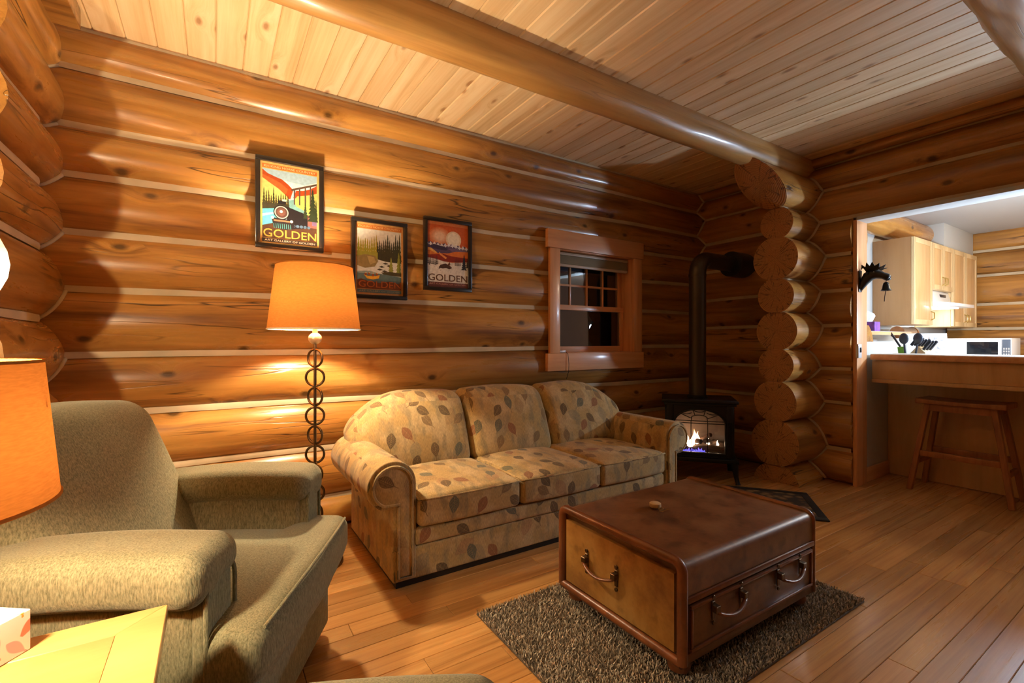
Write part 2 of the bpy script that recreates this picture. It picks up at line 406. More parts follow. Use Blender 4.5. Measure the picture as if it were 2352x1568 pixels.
def shade_mat(name, col):
    t = NT(name); tc = t.n('TexCoord')
    tcol = tuple(q*0.17 for q in col)
    v = t.n('VectorMath', {0: (tc, 'Object'), 1: (60, 60, 420)}, operation='MULTIPLY')
    n1 = t.n('TexNoise', {'Vector': v, 'Scale': 1.0, 'Detail': 2.0})
    k = t.mapr(n1, 0.3, 0.7, 0.88, 1.08)
    c = t.mix(1.0, col, t.n('CombineColor', {0: k, 1: k, 2: k}), 'MULTIPLY')
    d = t.n('BsdfDiffuse', {0: c}); tr = t.n('BsdfTranslucent', {0: t.mix(1.0, c, (.082, .066, .05), 'MULTIPLY')})
    mx = t.n('MixShader', {0: 0.35, 1: d, 2: tr}); t.t.links.new(mx.outputs[0], t.out.inputs[0]); return t.m
M['shade'] = shade_mat('linen_shade', (0.66, 0.255, 0.055))
M['shade_lining'] = plain('shade_lining', (0.80, 0.72, 0.58), 0.7)

def glass(name, tint=(1, 1, 1), refl=0.08):
    t = NT(name); tr = t.n('BsdfTransparent', {0: tint}); gl = t.n('BsdfGlossy', {0: (1, 1, 1), 'Roughness': 0.01})
    fr = t.n('Fresnel', {'IOR': 1.5})
    mx = t.n('MixShader', {0: t.math('MAXIMUM', fr, refl), 1: tr, 2: gl}); t.t.links.new(mx.outputs[0], t.out.inputs[0]); return t.m
M['pane'] = glass('window_glass', (0.9, 0.95, 0.95), 0.10)
M['stove_glass'] = glass('stove_glass', (0.92, 0.88, 0.84), 0.05)
def print_mat():
    t = NT('poster_print'); a = t.n('VertexColor', layer_name='Col')
    tc = t.n('TexCoord'); nz = t.n('TexNoise', {'Vector': (tc, 'Object'), 'Scale': 55.0, 'Detail': 4.0})
    k = t.mapr(nz, 0.3, 0.7, 0.86, 1.12)
    c = t.mix(1.0, (a, 'Color'), t.n('CombineColor', {0: k, 1: k, 2: k}), 'MULTIPLY')
    t.bsdf(Base_Color=c, Roughness=0.35, Coat_Weight=0.5, Coat_Roughness=0.12); return t.m
M['print'] = print_mat()

# =================================================================== THE SETTING
ZC = 2.335 * H
YB, XL, XR = 3.07, -0.615, 4.317           # planes touched by the rounded faces of the wall logs
REC = 0.072                                # depth of the chinked seams behind those faces
XK = 8.05                                  # kitchen end wall
JAMB_Y = 1.46 * H
WX0, WX1, WZ0, WZ1 = 2.06*H, 2.80*H, 0.918*H, 1.655*H     # window opening
class Wall:
    def __init__(s, origin, rz, L, levels, rec=REC):
        s.o = Vector(origin); s.rz = rz; s.L = L; s.lv = [(a*H, b*H) for a, b in levels]; s.rec = rec; s.R = Matrix.Rotation(rz, 4, 'Z')
        s.seed = random.random()*50
    def z(s, k, t):
        a, b = s.lv[k]; z = a + (b-a)*t/s.L
        if 0 < k < len(s.lv)-1: z += 0.012*mnoise.noise(Vector((t*0.9, k*3.7, s.seed)))
        return z
    def geo(s, k, t):
        z0, z1 = s.z(k, t), s.z(k+1, t); h = (z1-z0)/2; rec = min(s.rec, h*0.8)
        return (z0+z1)/2, h, rec, (h*h+rec*rec)/(2*rec), 0.010*mnoise.noise(Vector((k*5.1, s.seed, 0.5)))
    def prof(s, z, t):
        for k in range(len(s.lv)-1):
            if s.z(k, t) <= z <= s.z(k+1, t) + 1e-6:
                zc, h, rec, r, off = s.geo(k, t); return off + r - math.sqrt(max(0, r*r-(z-zc)**2))
        return 0.0
    def w(s, t, y, z): return s.o + s.R @ Vector((t, y, z))
    def log(s, k, t0, t1, parent, clamp=None, ring=0.07, name='log'):
        n = max(2, int((t1-t0)/ring)); m = 26; vs = []; fs = []
        for i in range(n+1):
            t = t0 + (t1-t0)*i/n; zc, h, rec, r, off = s.geo(k, t)
            for j in range(m):
                a = 2*PI*j/m
                rr = r + 0.005*mnoise.noise(Vector((t*2.2, math.cos(a)*1.3+k*9, math.sin(a)*1.3+s.seed)))
                y = off + r - rr*math.cos(a); z = zc + max(-h, min(h, rr*math.sin(a)))
                if clamp and clamp[0] < t < clamp[1]: z = min(z, clamp[2])
                vs.append((t, y, z))
        for i in range(n):
            for j in range(m): fs.append((i*m+j, i*m+(j+1) % m, (i+1)*m+(j+1) % m, (i+1)*m+j))
        fs.append(tuple(range(m-1, -1, -1))); fs.append(tuple(n*m+j for j in range(m)))
        me = bpy.data.meshes.new('log'); me.from_pydata(vs, [], [tuple(reversed(f)) for f in fs]); me.update()
        return link(name, me, M['log'], parent, s.o, (0, 0, s.rz), smooth=50)
    def seam(s, k, t0, t1, parent):
        n = max(2, int((t1-t0)/0.09)); vs = []; fs = []; rec = s.rec
        for i in range(n+1):
            t = t0+(t1-t0)*i/n; z = s.z(k, t); hh = 0.0165+0.004*mnoise.noise(Vector((t*2.5, k*2.0, 4.0))); y = rec*0.70+0.003*mnoise.noise(Vector((t*3, k, 1.0)))
            vs += [(t, rec+.012, z-hh*.4), (t, y, z-hh), (t, y-.003, z), (t, y, z+hh), (t, rec+.012, z+hh*.4)]
        for i in range(n):
            for j in range(5): fs.append((i*5+j, i*5+(j+1) % 5, i*5+5+(j+1) % 5, i*5+5+j))
        return link('chinking', MB().add(vs, fs).mesh(), M['chink'], parent, s.o, (0, 0, s.rz), smooth=50)
def corner_seam(parent, fx, fy, z0, z1, r=0.012):
    pts = []; z = z0
    while z <= z1: pts.append((fx(z), fy(z), z)); z += 0.012
    return link('chinking', MB().tube(pts, r, 7).mesh(), M['chink'], parent, smooth=180)

# back wall --------------------------------------------------------
LB = [(0,0),(.165,.165),(.43,.425),(.69,.665),(.935,.965),(1.225,1.25),(1.461,1.50),(1.706,1.735),(1.915,1.955),(2.160,2.163),(2.335,2.335)]
back = Wall((-0.95, YB, 0), 0, 5.60, LB)
wb = link('wall_back', MB().box(-2.45, WX0-.02, YB+.10, YB+.2, 0, ZC).box(WX1+.02, 4.6, YB+.10, YB+.2, 0, ZC).box(WX0-.02, WX1+.02, YB+.10, YB+.2, 0, WZ0-.03).box(WX0-.02, WX1+.02, YB+.10, YB+.2, WZ1+.03, ZC).mesh(),
          M['backing'], kind='structure', label='back wall of stacked varnished logs with pale chinking')
for k in range(10):
    if 4 <= k <= 6:
        back.log(k, -1.45, WX0-0.03+0.95, wb); back.log(k, WX1+0.03+0.95, 5.6, wb)
    else: back.log(k, -1.45, 5.6, wb, clamp=(WX0+0.9, WX1+1.0, WZ0-0.04) if k == 3 else None)
for k in range(1, 11):
    if 5 <= k <= 6 or k == 4: back.seam(k, -1.4, WX0-0.02+0.95, wb); back.seam(k, WX1+0.02+0.95, 5.45, wb)
    else: back.seam(k, -1.4, 5.45, wb)
# left wall --------------------------------------------------------
LL = [(z, z) for z in (0, .06, .31, .56, .815, 1.095, 1.372, 1.635, 1.88, 2.12, 2.335)]
left = Wall((XL, -2.6, 0), PI/2, 6.0, LL, .09)
wl = link('wall_left', bx(XL-.2, XL-.10, 2.55, 3.2, 0, ZC, 0), M['backing'], kind='structure', label='short left wall of stacked varnished log ends')
for k in range(10): left.log(k, 4.98+random.uniform(-.05, .05), 5.85, wl)
for k in range(1, 10): left.seam(k, 5.06, 5.6, wl)
for k in range(1, 10):
    zb = back.z(k, .3); zl = max([left.z(q, 5.7) for q in range(1, 10) if left.z(q, 5.7) < zb] or [zb-.05])
    if zb-zl < .26: corner_seam(wl, lambda z: XL - left.prof(z, 5.7) + .004, lambda z: YB + back.prof(z, 0.3) - .004, zl, zb, .010)
link('beam_end', bx(XL-.02, XL+.09, 2.62, 2.95, ZC-.10, ZC-.002, .006), M['log'], wl)
# right wall -------------------------------------------------------
LR = [(z, z) for z in (0, .242, .566, .804, 1.12, 1.363, 1.62, 1.87, 2.10, 2.265, 2.335)]
right = Wall((XR, 3.4, 0), -PI/2, 6.0, LR, .095)
wr = link('wall_right', MB().box(XR+.10, XR+.2, JAMB_Y+.03, 3.3, 0, ZC).box(XR+.10, XR+.2, -2.6, JAMB_Y+.03, 1.88*H, ZC).mesh(), M['backing'], kind='structure',
          label='right wall of stacked logs beside the kitchen opening')
for k in range(10): right.log(k, 0, 3.4-JAMB_Y if k < 7 else 6.0, wr)
for k in range(1, 10): right.seam(k, 0.2, 3.4-JAMB_Y-0.02 if k < 7 else 6.0, wr)
corner_seam(wr, lambda z: XR + right.prof(z, 0.3) - .004, lambda z: YB + back.prof(z, 5.3) - .004, 0.02, ZC-.02)
# log ends crossing the right wall (stub of the wall between living room and kitchen)
STUB_Y = 1.80*H; SX = 3.37*H
LS = [-.18*H, .125*H, .437*H, .714*H, .944*H, 1.208*H, 1.444*H, 1.735*H, 1.95*H, 2.21*H]
ws = link('wall_divider', bx(SX+.10, XR+.2, STUB_Y-.03, STUB_Y+.03, 0, 2.1*H, 0), M['backing'], kind='structure', label='stacked log ends jutting from the right wall')
def stub_front(z):
    for a, b in zip(LS[:-1], LS[1:]):
        if a <= z <= b:
            r = (b-a)/2*1.08; return STUB_Y - math.sqrt(max(1e-6, r*r-(z-(a+b)/2)**2))
    return STUB_Y - .05
for k, (a, b) in enumerate(zip(LS[:-1], LS[1:])):
    h = (b-a)/2; r = h*1.08; zc = (a+b)/2; m = 36; n = 10; last = k == len(LS)-2
    x0 = SX + random.uniform(-.02, .02); x1 = XR+0.25; vs = []; fs = []
    cx = x0 + (.0 if not last else -.30)
    for i in range(n+1):
        for j in range(m):
            t = 2*PI*j/m; rr = r*(1+.03*mnoise.noise(Vector((k*7.0, math.cos(t), math.sin(t)))))
            z = zc + max(-h, min(h, rr*math.sin(t))); z = max(z, 0.0)
            xs = x0 - (max(0, (z-a))/(b-a)*0.46 - .02 if last else 0)
            vs.append((xs + (x1-xs)*i/n, STUB_Y + rr*math.cos(t), z))
    for i in range(n):
        for j in range(m): fs.append((i*m+j, i*m+(j+1) % m, (i+1)*m+(j+1) % m, (i+1)*m+j))
    fs.append(tuple(n*m+j for j in range(m)))
    org = Vector((x0, STUB_Y, zc))
    me = bpy.data.meshes.new('log'); me.from_pydata([tuple(Vector(v)-org) for v in vs], [], [tuple(reversed(f)) for f in fs]); me.update()
    lg = link('log', me, M['log'], ws, org, smooth=50)
    cap = [tuple(Vector(v)-org) for v in vs[:m]]; cc = Vector((sum(c[0] for c in cap)/m, 0, sum(c[2] for c in cap)/m))
    cv = [tuple(cc)]; 
    for q in (0.33, 0.66, 1.0): cv += [tuple(cc.lerp(Vector(c), q) + Vector((-.004 if q < 1 else 0, 0, 0))) for c in cap]
    cf = [(0, 1+(j+1) % m, 1+j) for j in range(m)]
    for q in range(2): cf += [(1+q*m+j, 1+q*m+(j+1) % m, 1+(q+1)*m+(j+1) % m, 1+(q+1)*m+j) for j in range(m)]
    me = bpy.data.meshes.new('end'); me.from_pydata(cv, [], cf); me.update()
    link('end_grain', me, M['log_end'], lg, smooth=60)
    if k > 0:
        link('chinking', MB().tube([(x0+.01 + (x1-x0)*i/6*.9, STUB_Y-.30*r, a) for i in range(7)], .011, 7).mesh(), M['chink'], ws, smooth=180)
corner_seam(ws, lambda z: XR + right.prof(z, 3.4-STUB_Y) - .004, lambda z: stub_front(z) - .003, 0.02, 2.20*H)
# ceiling ----------------------------------------------------------
ce = link('ceiling', bx(-2.5, 8.3, -2.6, 3.3, ZC+.022, ZC+.12, 0), M['backing'], kind='structure', label='sloped-grain pine plank ceiling with log beams')
PW = 0.131; x = -0.512 - 15*PW; k = 0
pm = []
for wv in (0.0,):
    me = MB()
    c = .006
    prof = [(0.0005, 0.02), (0.0005, c), (c, 0), (PW-c, 0), (PW-.0005, c), (PW-.0005, 0.02)]
    pm = MB().prism(prof, -2.6, 3.2, 'y').mesh()
while x < XR+0.1:
    link('plank', pm, M['plank'], ce, (x, 0, ZC), smooth=20); x += PW
def beam(y, z, r, x0, x1, parent, lump=0.006, mat='beam'):
    n = int((x1-x0)/.06); m = 32; vs = []; fs = []
    for i in range(n+1):
        t = x0+(x1-x0)*i/n
        for j in range(m):
            a = 2*PI*j/m
            rr = r + lump*mnoise.noise(Vector((t*1.7, math.cos(a)*1.2+y*5, math.sin(a)*1.2))) + lump*.5*mnoise.noise(Vector((t*6, math.cos(a)*3+y, math.sin(a)*3)))
            vs.append((t, rr*math.cos(a), rr*math.sin(a)))
    for i in range(n):
        for j in range(m): fs.append((i*m+j, i*m+(j+1) % m, (i+1)*m+(j+1) % m, (i+1)*m+j))
    fs.append(tuple(n*m+j for j in range(m))); fs.append(tuple(range(m-1, -1, -1)))
    me = bpy.data.meshes.new('beam'); me.from_pydata(vs, [], [tuple(reversed(f)) for f in fs]); me.update()
    return link('beam', me, M[mat], parent, (0, y, z), smooth=60)
beam(STUB_Y, 2.285*H, 0.114, -2.45, XR+.2, ce)
beam(0.508, 2.27*H, 0.142, -2.45, XR+.2, ce, 0.02)
# floor ------------------------------------------------------------
fl = link('floor', bx(-2.5, 8.3, -2.6, 3.3, -.12, -.014, 0), M['backing'], kind='structure', label='varnished oak strip floor')
random.seed(21)
y = -2.6
link('board', bx(-2.45, 8.2, -2.6, -.30, -.014, 0, 0), M['board'], fl)
y = -0.30; row = 0
bcache = {}
while y < 3.2:
    wv = 0.092; x = -2.4 - random.uniform(0, 1.2)
    while x < 5.3:
        Lb = round(random.choice([0.7, 1.0, 1.3, 1.7, 2.2]), 2)
        if Lb not in bcache: bcache[Lb] = bx(0.0006, Lb-.0006, 0.0007, wv-.0007, -.014, 0, .0018, 1)
        if x+Lb > -2.4: link('board', bcache[Lb], M['board'], fl, (x, y, 0), smooth=20)
        x += Lb
    y += wv; row += 1
# closing walls behind the camera and around the kitchen
link('wall_alcove', bx(-2.55, -2.45, -2.6, 3.3, 0, ZC, 0), M['backing'], kind='structure', label='far wall of the alcove left of the armchair')
link('wall_front', bx(-2.5, 8.3, -2.7, -2.6, 0, ZC, 0), M['backing'], kind='structure', label='log wall behind the viewer')
wkb = link('wall_kitchen', bx(4.545, 8.3, 2.13, 2.23, 0, ZC, 0), M['white'], kind='structure', label='white kitchen wall behind the cabinets')
kce = link('ceiling_kitchen', MB().box(4.70, 8.3, -2.6, 2.13, 2.52, 2.60).mesh(), M['white'], kind='structure', label='white kitchen ceiling')
bulk = link('trim_3', bx(7.0, 8.05, 1.84, 2.13, 2.23, 2.52, .004), M['white'], kind='structure', label='white bulkhead above the kitchen cabinets')
kend = Wall((XK, 3.0, 0), -PI/2, 5.6, [(z, z) for z in (0, .25, .52, .78, 1.03, 1.16, 1.43, 1.70, 1.97, 2.21, 2.335)])
kend = Wall((XK, 3.0, 0), -PI/2, 5.6, [(z, z) for z in (0, .27, .54, .80, 1.135, 1.40, 1.70, 1.965, 2.215, 2.335)])
wke = link('wall_kitchen_end', bx(XK+.1, XK+.2, -2.6, 2.2, 0, ZC, 0), M['backing'], kind='structure', label='log end wall of the kitchen')
for k in range(9): kend.log(k, 0.9, 5.0, wke, ring=.12)
for k in range(1, 9): kend.seam(k, 0.9, 5.0, wke)
for zz in (2.06*H, 2.28*H):          # two logs over the cabinets
    o = beam(2.06, zz, .13, 4.5, 7.0, wkb, mat='log'); o.name = 'log'
# doorway: buck board, header board, partition below the bar
JX0, JX1 = 3.725*H, 3.885*H
d1 = link('trim_1', bx(JX0, JX1, JAMB_Y-.03, JAMB_Y-.001, 0, 1.855*H, .003), M['casing'], kind='structure', label='upright fir board lining the kitchen opening')
d2 = link('trim_2', bx(JX0, JX1, -2.55, JAMB_Y-.002, 1.832*H, 1.858*H, .003), M['white'], kind='structure', label='pale header board over the kitchen opening')
d3 = link('wall_partition', bx(JX1+.004, 5.16, JAMB_Y+.0, JAMB_Y+.10, 0, 1.0*H, .002), M['white'], kind='structure', label='white partition end below the breakfast bar')
link('baseboard_partition', bx(JX1+.004, 5.04, JAMB_Y-.018, JAMB_Y-.001, 0.001, .12, .003), M['casing_h'], kind='structure', label='fir baseboard at the foot of the white partition')
# window -----------------------------------------------------------
win = thing('window_1', 'small fir-framed sash window with dark night glass', None, ((WX0+WX1)/2, YB, WZ0), kind='structure')
def wp(name, x0, x1, y0, y1, z0, z1, mat, parent=None, bev=.003):
    p = parent or win; base = Vector(win.location)
    return link(name, bx(x0-base.x, x1-base.x, y0-base.y, y1-base.y, z0-base.z, z1-base.z, bev), M[mat], p)
cw = .09*H
wp('head_casing', WX0-.115*H, WX1+.10*H, YB-.045, YB-.008, WZ1, WZ1+.128*H, 'casing_h')
wp('side_casing', WX0-cw, WX0, YB-.035, YB-.006, WZ0, WZ1-.001, 'casing')
wp('side_casing', WX1, WX1+cw, YB-.035, YB-.006, WZ0, WZ1-.001, 'casing')
wp('apron', WX0-.115*H, WX1+.10*H, YB-.045, YB-.006, WZ0-.125*H, WZ0-.001, 'casing_h')
for (a, b, c, d) in ((WX0-.02, WX0+.002, WZ0-.02, WZ1+.02), (WX1-.002, WX1+.02, WZ0-.02, WZ1+.02)): wp('jamb', a, b, YB-.006, YB+.20, c, d, 'casing')
wp('jamb', WX0, WX1, YB-.006, YB+.20, WZ1-.002, WZ1+.02, 'casing_h'); wp('sill', WX0, WX1, YB-.006, YB+.20, WZ0-.03, WZ0+.004, 'casing_h')
yg = YB+.10; zm = WZ0+(WZ1-WZ0)*.455; fw = .045
up = wp('sash_frame', WX0+.003, WX0+fw, yg+.03, yg+.06, zm-.01, WZ1-.004, 'casing')
wp('sash_frame', WX1-fw, WX1-.003, yg+.03, yg+.06, zm-.01, WZ1-.004, 'casing'); wp('sash_frame', WX0+fw, WX1-fw, yg+.03, yg+.06, WZ1-.05, WZ1-.004, 'casing_h')
wp('sash_frame', WX0+.003, WX1-.003, yg-.005, yg+.05, zm-.022, zm+.022, 'casing_h')
wp('sash_frame', WX0+.003, WX0+fw, yg, yg+.03, WZ0+.004, zm-.02, 'casing'); wp('sash_frame', WX1-fw, WX1-.003, yg, yg+.03, WZ0+.004, zm-.02, 'casing')
wp('sash_frame', WX0+fw, WX1-fw, yg, yg+.03, WZ0+.004, WZ0+.055, 'casing_h')
for i in (1, 2, 3):
    xx = WX0+fw+(WX1-WX0-2*fw)*i/4+.005; wp('muntin', xx-.009, xx+.009, yg+.032, yg+.052, zm, WZ1-.05, 'casing', bev=.002)
zz = zm+(WZ1-zm)*.42; wp('muntin', WX0+fw, WX1-fw, yg+.033, yg+.051, zz-.009, zz+.009, 'casing_h', bev=.002)
wp('pane', WX0+fw-.005, WX1-fw+.005, yg+.040, yg+.044, zm, WZ1-.045, 'pane', bev=0)
wp('pane', WX0+fw-.005, WX1-fw+.005, yg+.013, yg+.017, WZ0+.05, zm-.015, 'pane', bev=0)

# =================================================================== FURNITURE
# ---- sofa: local x along the wall from its left end, y from the front back, origin on the floor
sofa = thing('sofa', 'three-seat sofa in tan fabric printed with leaves, below the pictures', 'sofa', (0.605*H, 1.82*H, 0))
def sp(name, me, parent=None, mat='sofa', label=None, **k): return link(name, me, M[mat], parent or sofa, smooth=k.pop('smooth', 60), label=label, **k)
AW = 0.115; XR_IN = 1.885; SW = 2.03; SD = 0.90
sp('plinth', bx(.02, SW-.02, .03, SD-.02, 0.0, .035, 0), mat='black')
sp('base_panel', soft_box(AW-.01, XR_IN+.01, .015, .10, .030, .185, .012, (14, 2, 3), uv=True))
sp('front_rail', soft_box(AW-.01, XR_IN+.01, .005, .10, .187, .272, .022, (14, 2, 3), uv=True, uvoff=(.3, .1)))
sp('seat_deck', bx(AW, XR_IN, .09, SD-.1, .05, .275, .01, uv=True))
sp('back_frame', soft_box(.03, SW-.03, .70, SD, .035, .74, .06, (8, 3, 6), uv=True))
def arm_profile(s, inset=0.0):
    """closed outline in x,z; s=+1 for the left arm (roll to -x), -1 mirrored"""
    cx, cz, r = -0.002, .492, .117-inset
    pts = [(AW-inset, .035+inset), (AW-inset, cz)]
    a0 = 0
    for i in range(1, 23):
        a = i/22*(PI*1.36); pts.append((cx + r*math.cos(a), cz + r*math.sin(a)))
    pts += [(0.008+inset, cz-r*.93), (0.0+inset, cz-r*1.05), (0.0+inset, .035+inset)]
    if s < 0: pts = [(SW-px, pz) for px, pz in reversed(pts)]
    return pts
for s in (1, -1):
    am = MB().prism(arm_profile(s), 0.012, .80, 'y').mesh(.012, 3, uv=True)
    arm = sp('arm', am)
    sp('arm_front', MB().prism(arm_profile(s, .026), 0.002, .03, 'y').mesh(.006, 2, uv=True), arm)
    out = arm_profile(s, .024)
    sp('piping', MB().tube([(px, .004, pz) for px, pz in out], .0075, 6, closed=True).mesh(uv=True), arm)
def crown(x0, x1, y0, y1, z0, z1, amt, dip=0.0):
    def f(x, y, z):
        u = (x-x0)/(x1-x0)*2-1; v = (y-y0)/(y1-y0)*2-1; q = max(0, (1-u*u))*max(0, (1-v*v))
        if z > (z0+z1)/2: z += amt*q**.5*(z-(z0+z1)/2)/((z1-z0)/2)
        y2 = y - .012*(1-u*u) if y < (y0+y1)/2 else y
        return (x, y2, z)
    return f
cwid = (XR_IN-AW)/3
for i in range(3):
    a, b = AW+cwid*i+.003, AW+cwid*(i+1)-.003
    cu = sp('seat_cushion', soft_box(a, b, -.015, .66, .278, .415, .028, (12, 12, 4), crown(a, b, -.015, .66, .278, .415, .04), uv=True, uvoff=(.37*i, .21*i)))
    pts = []
    for t in range(44):
        q = t/44*4; e = int(q); r = q-e; ww, dd = b-a-.012, .655
        px, py = [(a+.006+ww*r, -.009), (b-.006, -.009+dd*r), (b-.006-ww*r, -.009+dd), (a+.006, -.009+dd-dd*r)][e]
        u = (px-a)/(b-a)*2-1
        pts.append((px, py-(.012*(1-u*u) if e == 0 else 0), .411))
    sp('piping', MB().tube(pts, .0055, 6, closed=True).mesh(uv=True), cu)
for i, (a, b) in enumerate(((-.055, .695), (.70, 1.345), (1.35, 2.085))):
    def f(x, y, z, a=a, b=b, i=i):
        u = (x-a)/(b-a); top = (z-.40)/.46
        if i == 0 and u < .55: z -= max(0, top)**1.5*.20*((.55-u)/.55)**2.2
        if i == 2 and u > .45: z -= max(0, top)**1.5*.20*((u-.45)/.55)**2.2
        w_ = 1-(2*u-1)**2
        z += .018*w_*max(0, top)
        yy = y + (z-.40)*.34 + .05*max(0, top)**3
        if y < .60: yy -= .045*max(0, w_)**.6*math.sin(PI*min(1, max(0, top)))**.6
        return (x, yy, z)
    sp('back_cushion', soft_box(a, b, .505, .72, .39, .838, .07, (12, 4, 12), f, uv=True, uvoff=(.53*i, .17*i)))

# ---- olive armchair: local +x forward, origin on the floor
chair = thing('armchair', 'olive green upholstered armchair with rolled arms beside the side table', 'armchair', (-0.115, 1.825, 0), math.radians(-28))
def cp(name, me, parent=None, **k): return link(name, me, M['olive'], parent or chair, smooth=60, **k)
cp('base', soft_box(-.30, .33, -.33, .33, .05, .30, .05, (8, 8, 4)))
cp('front_panel', soft_box(.28, .375, -.385, .385, .035, .27, .03, (4, 14, 5)))
def railf(x, y, z): return (x+.012*math.sin(y*9), y, z)
cp('front_rail', soft_box(.26, .405, -.40, .40, .215, .325, .052, (4, 14, 4), railf))
def tseat(x, y, z):
    v = y/.405
    if x < .27: y *= .62
    elif x < .31: y *= .62 + .38*(x-.27)/.04
    q = max(0, 1-v*v)
    if z > .40: z += .030*q - .012*max(0, (x-.1))/.35
    x += .030*(1-v*v) if x > .3 else 0
    return (x, y, z)
seat = cp('seat_cushion', soft_box(-.22, .445, -.405, .405, .330, .480, .045, (16, 16, 4), tseat))
pts = []
for i in range(41):
    v = -.93+1.86*i/40; y = .385*v; pts.append((.437+.030*(1-v*v), y, .474+.030*(1-v*v)-.012))
cp('piping', MB().tube(pts, .005, 6).mesh(), seat)
for s in (1, -1):
    y0, y1 = (.26, .43)
    pn = soft_box(-.27, .305, min(s*y0, s*(y1-.03)), max(s*y0, s*(y1-.03)), .05, .60, .035, (8, 4, 8))
    arm = cp('arm', pn)
    def af(x, y, z, s=s):
        t = (x+.28)/.64
        z += .018*math.sin(PI*min(1, max(0, t))) - .012*(1-t)
        if abs(y) > .36 and z < .62: z -= .02
        return (x, y, z)
    cp('arm_pad', soft_box(-.28, .335, min(s*.235, s*.455), max(s*.235, s*.455), .560, .672, .052, (12, 6, 5), af), arm)
    cp('arm_front', soft_box(.29, .325, min(s*.275, s*.40), max(s*.275, s*.40), .08, .61, .014, (2, 4, 8)), arm)
    op = [(.362, s*(.2725 if t < 1 else .2725), .20+.33*min(1, t)) for t in (0, .5, 1)]
    cp('piping', MB().tube([(.327, s*.268, .46)] + [(.327, s*(.335-.067*math.cos(a)), .56+.062*math.sin(a)) for a in [PI*i/12 for i in range(13)]] + [(.327, s*.402, .30), (.327, s*.402, .10)], .006, 6).mesh(), arm)
def backf(x, y, z):
    t = (z-.30)/.68
    v = y/.31
    x -= .20*t + .05*max(0, t)**2
    if x > -.40: x += .030*(1-v*v)*math.sin(PI*min(1, max(0, t*.9+.1)))
    y *= 1.0 - .06*max(0, t-.5)
    z -= .022*max(0, t)**2*v*v
    return (x, y, z)
cp('backrest', soft_box(-.235, -.015, -.32, .32, .30, .972, .065, (5, 12, 14), backf))
cp('rear_panel', soft_box(-.40, -.20, -.30, .30, .06, .62, .05, (4, 8, 8)))
for sx, sy in ((1, 1), (1, -1), (-1, 1), (-1, -1)): link('foot', MB().lathe([(.022, 0), (.028, .03), (.03, .05)], 12, (sx*.27 if sx > 0 else -.30, sy*.30, 0)).mesh(), M['black'], chair)

# ---- olive ottoman in the foreground (only its far corner shows)
ott = thing('ottoman', 'olive green ottoman corner at the bottom edge beside the side table', 'ottoman', (0.215, .775, 0), math.radians(-28))
def of(x, y, z):
    q = max(0, 1-(x/.25)**2)*max(0, 1-(y/.25)**2)
    return (x, y, z+(.03*q if z > .3 else 0))
link('cushion', soft_box(-.25, .25, -.25, .25, .26, .475, .085, (10, 10, 4), of), M['olive'], ott, smooth=60)
link('base', soft_box(-.235, .235, -.235, .235, .05, .28, .04, (6, 6, 4)), M['olive'], ott, smooth=60)
for sx, sy in ((1, 1), (1, -1), (-1, 1), (-1, -1)): link('foot', MB().lathe([(.022, 0), (.03, .055)], 12, (sx*.19, sy*.19, 0)).mesh(), M['black'], ott)

# ---- side table
TZ = 0.620; tx1 = -.080; ty1 = 1.215; tw = .51; td = .58
tab = thing('side_table', 'square birch side table with mitred top border', 'table', (tx1-tw/2, ty1-td/2, 0))
a, b, bw = tw/2, td/2, .075
for nm, poly in (('top_border', [(-a, b), (a, b), (a-bw, b-bw), (-a+bw, b-bw)]), ('top_border', [(a, b), (a, -b), (a-bw, -b+bw), (a-bw, b-bw)]),
                 ('top_border', [(a, -b), (-a, -b), (-a+bw, -b+bw), (a-bw, -b+bw)]), ('top_border', [(-a, -b), (-a, b), (-a+bw, b-bw), (-a+bw, -b+bw)])):
    link(nm, MB().prism(poly, TZ-.026, TZ, 'z').mesh(.0015, 1), M['birch'], tab, smooth=20)
link('top_panel', bx(-a+bw+.0005, a-bw-.0005, -b+bw+.0005, b-bw-.0005, TZ-.024, TZ-.0005, .001), M['birch'], tab)
for s in (1, -1):
    link('apron', bx(-a+.05, a-.05, s*(b-.05)-.01, s*(b-.05)+.01, TZ-.11, TZ-.026), M['birch'], tab)
    link('apron', bx(s*(a-.05)-.01, s*(a-.05)+.01, -b+.05, b-.05, TZ-.11, TZ-.026), M['birch'], tab)
    for q in (1, -1): link('leg', bx(s*(a-.05)-.022, s*(a-.05)+.022, q*(b-.05)-.022, q*(b-.05)+.022, 0, TZ-.026, .004), M['birch'], tab)

# ---- lamps
def frustum(r0, z0, r1, z1, n=64, rows=8):
    me = bpy.data.meshes.new('shade'); vs = []; fs = []
    for i in range(rows+1):
        t = i/rows
        for k in range(n):
            q = 2*PI*k/n; r = r0+(r1-r0)*t; vs.append((r*math.cos(q), r*math.sin(q), z0+(z1-z0)*t))
    for i in range(rows):
        for k in range(n): fs.append((i*n+k, i*n+(k+1) % n, (i+1)*n+(k+1) % n, (i+1)*n+k))
    me.from_pydata(vs, [], fs); me.update(); return me
def ring(r, z, t, n=48): return MB().tube([(r*math.cos(2*PI*k/n), r*math.sin(2*PI*k/n), z) for k in range(n)], t, 6, closed=True).mesh()
def bulb(parent, z, st, r=.034):
    bl = link('bulb', MB().ball((0, 0, z), r, r, r*1.15, 16, 10).mesh(), emit('bulb_glow', WARM, st), parent, smooth=180)
    link('socket', MB().lathe([(.016, z-r-.05), (.018, z-r-.01), (.014, z-r+.003)], 14).mesh(), M['brass'], parent)
    return bl
FLX, FLY = .451, 2.63
fl_ = thing('floor_lamp', 'tall floor lamp with stacked iron rings and orange linen shade', 'lamp', (FLX, FLY, 0))
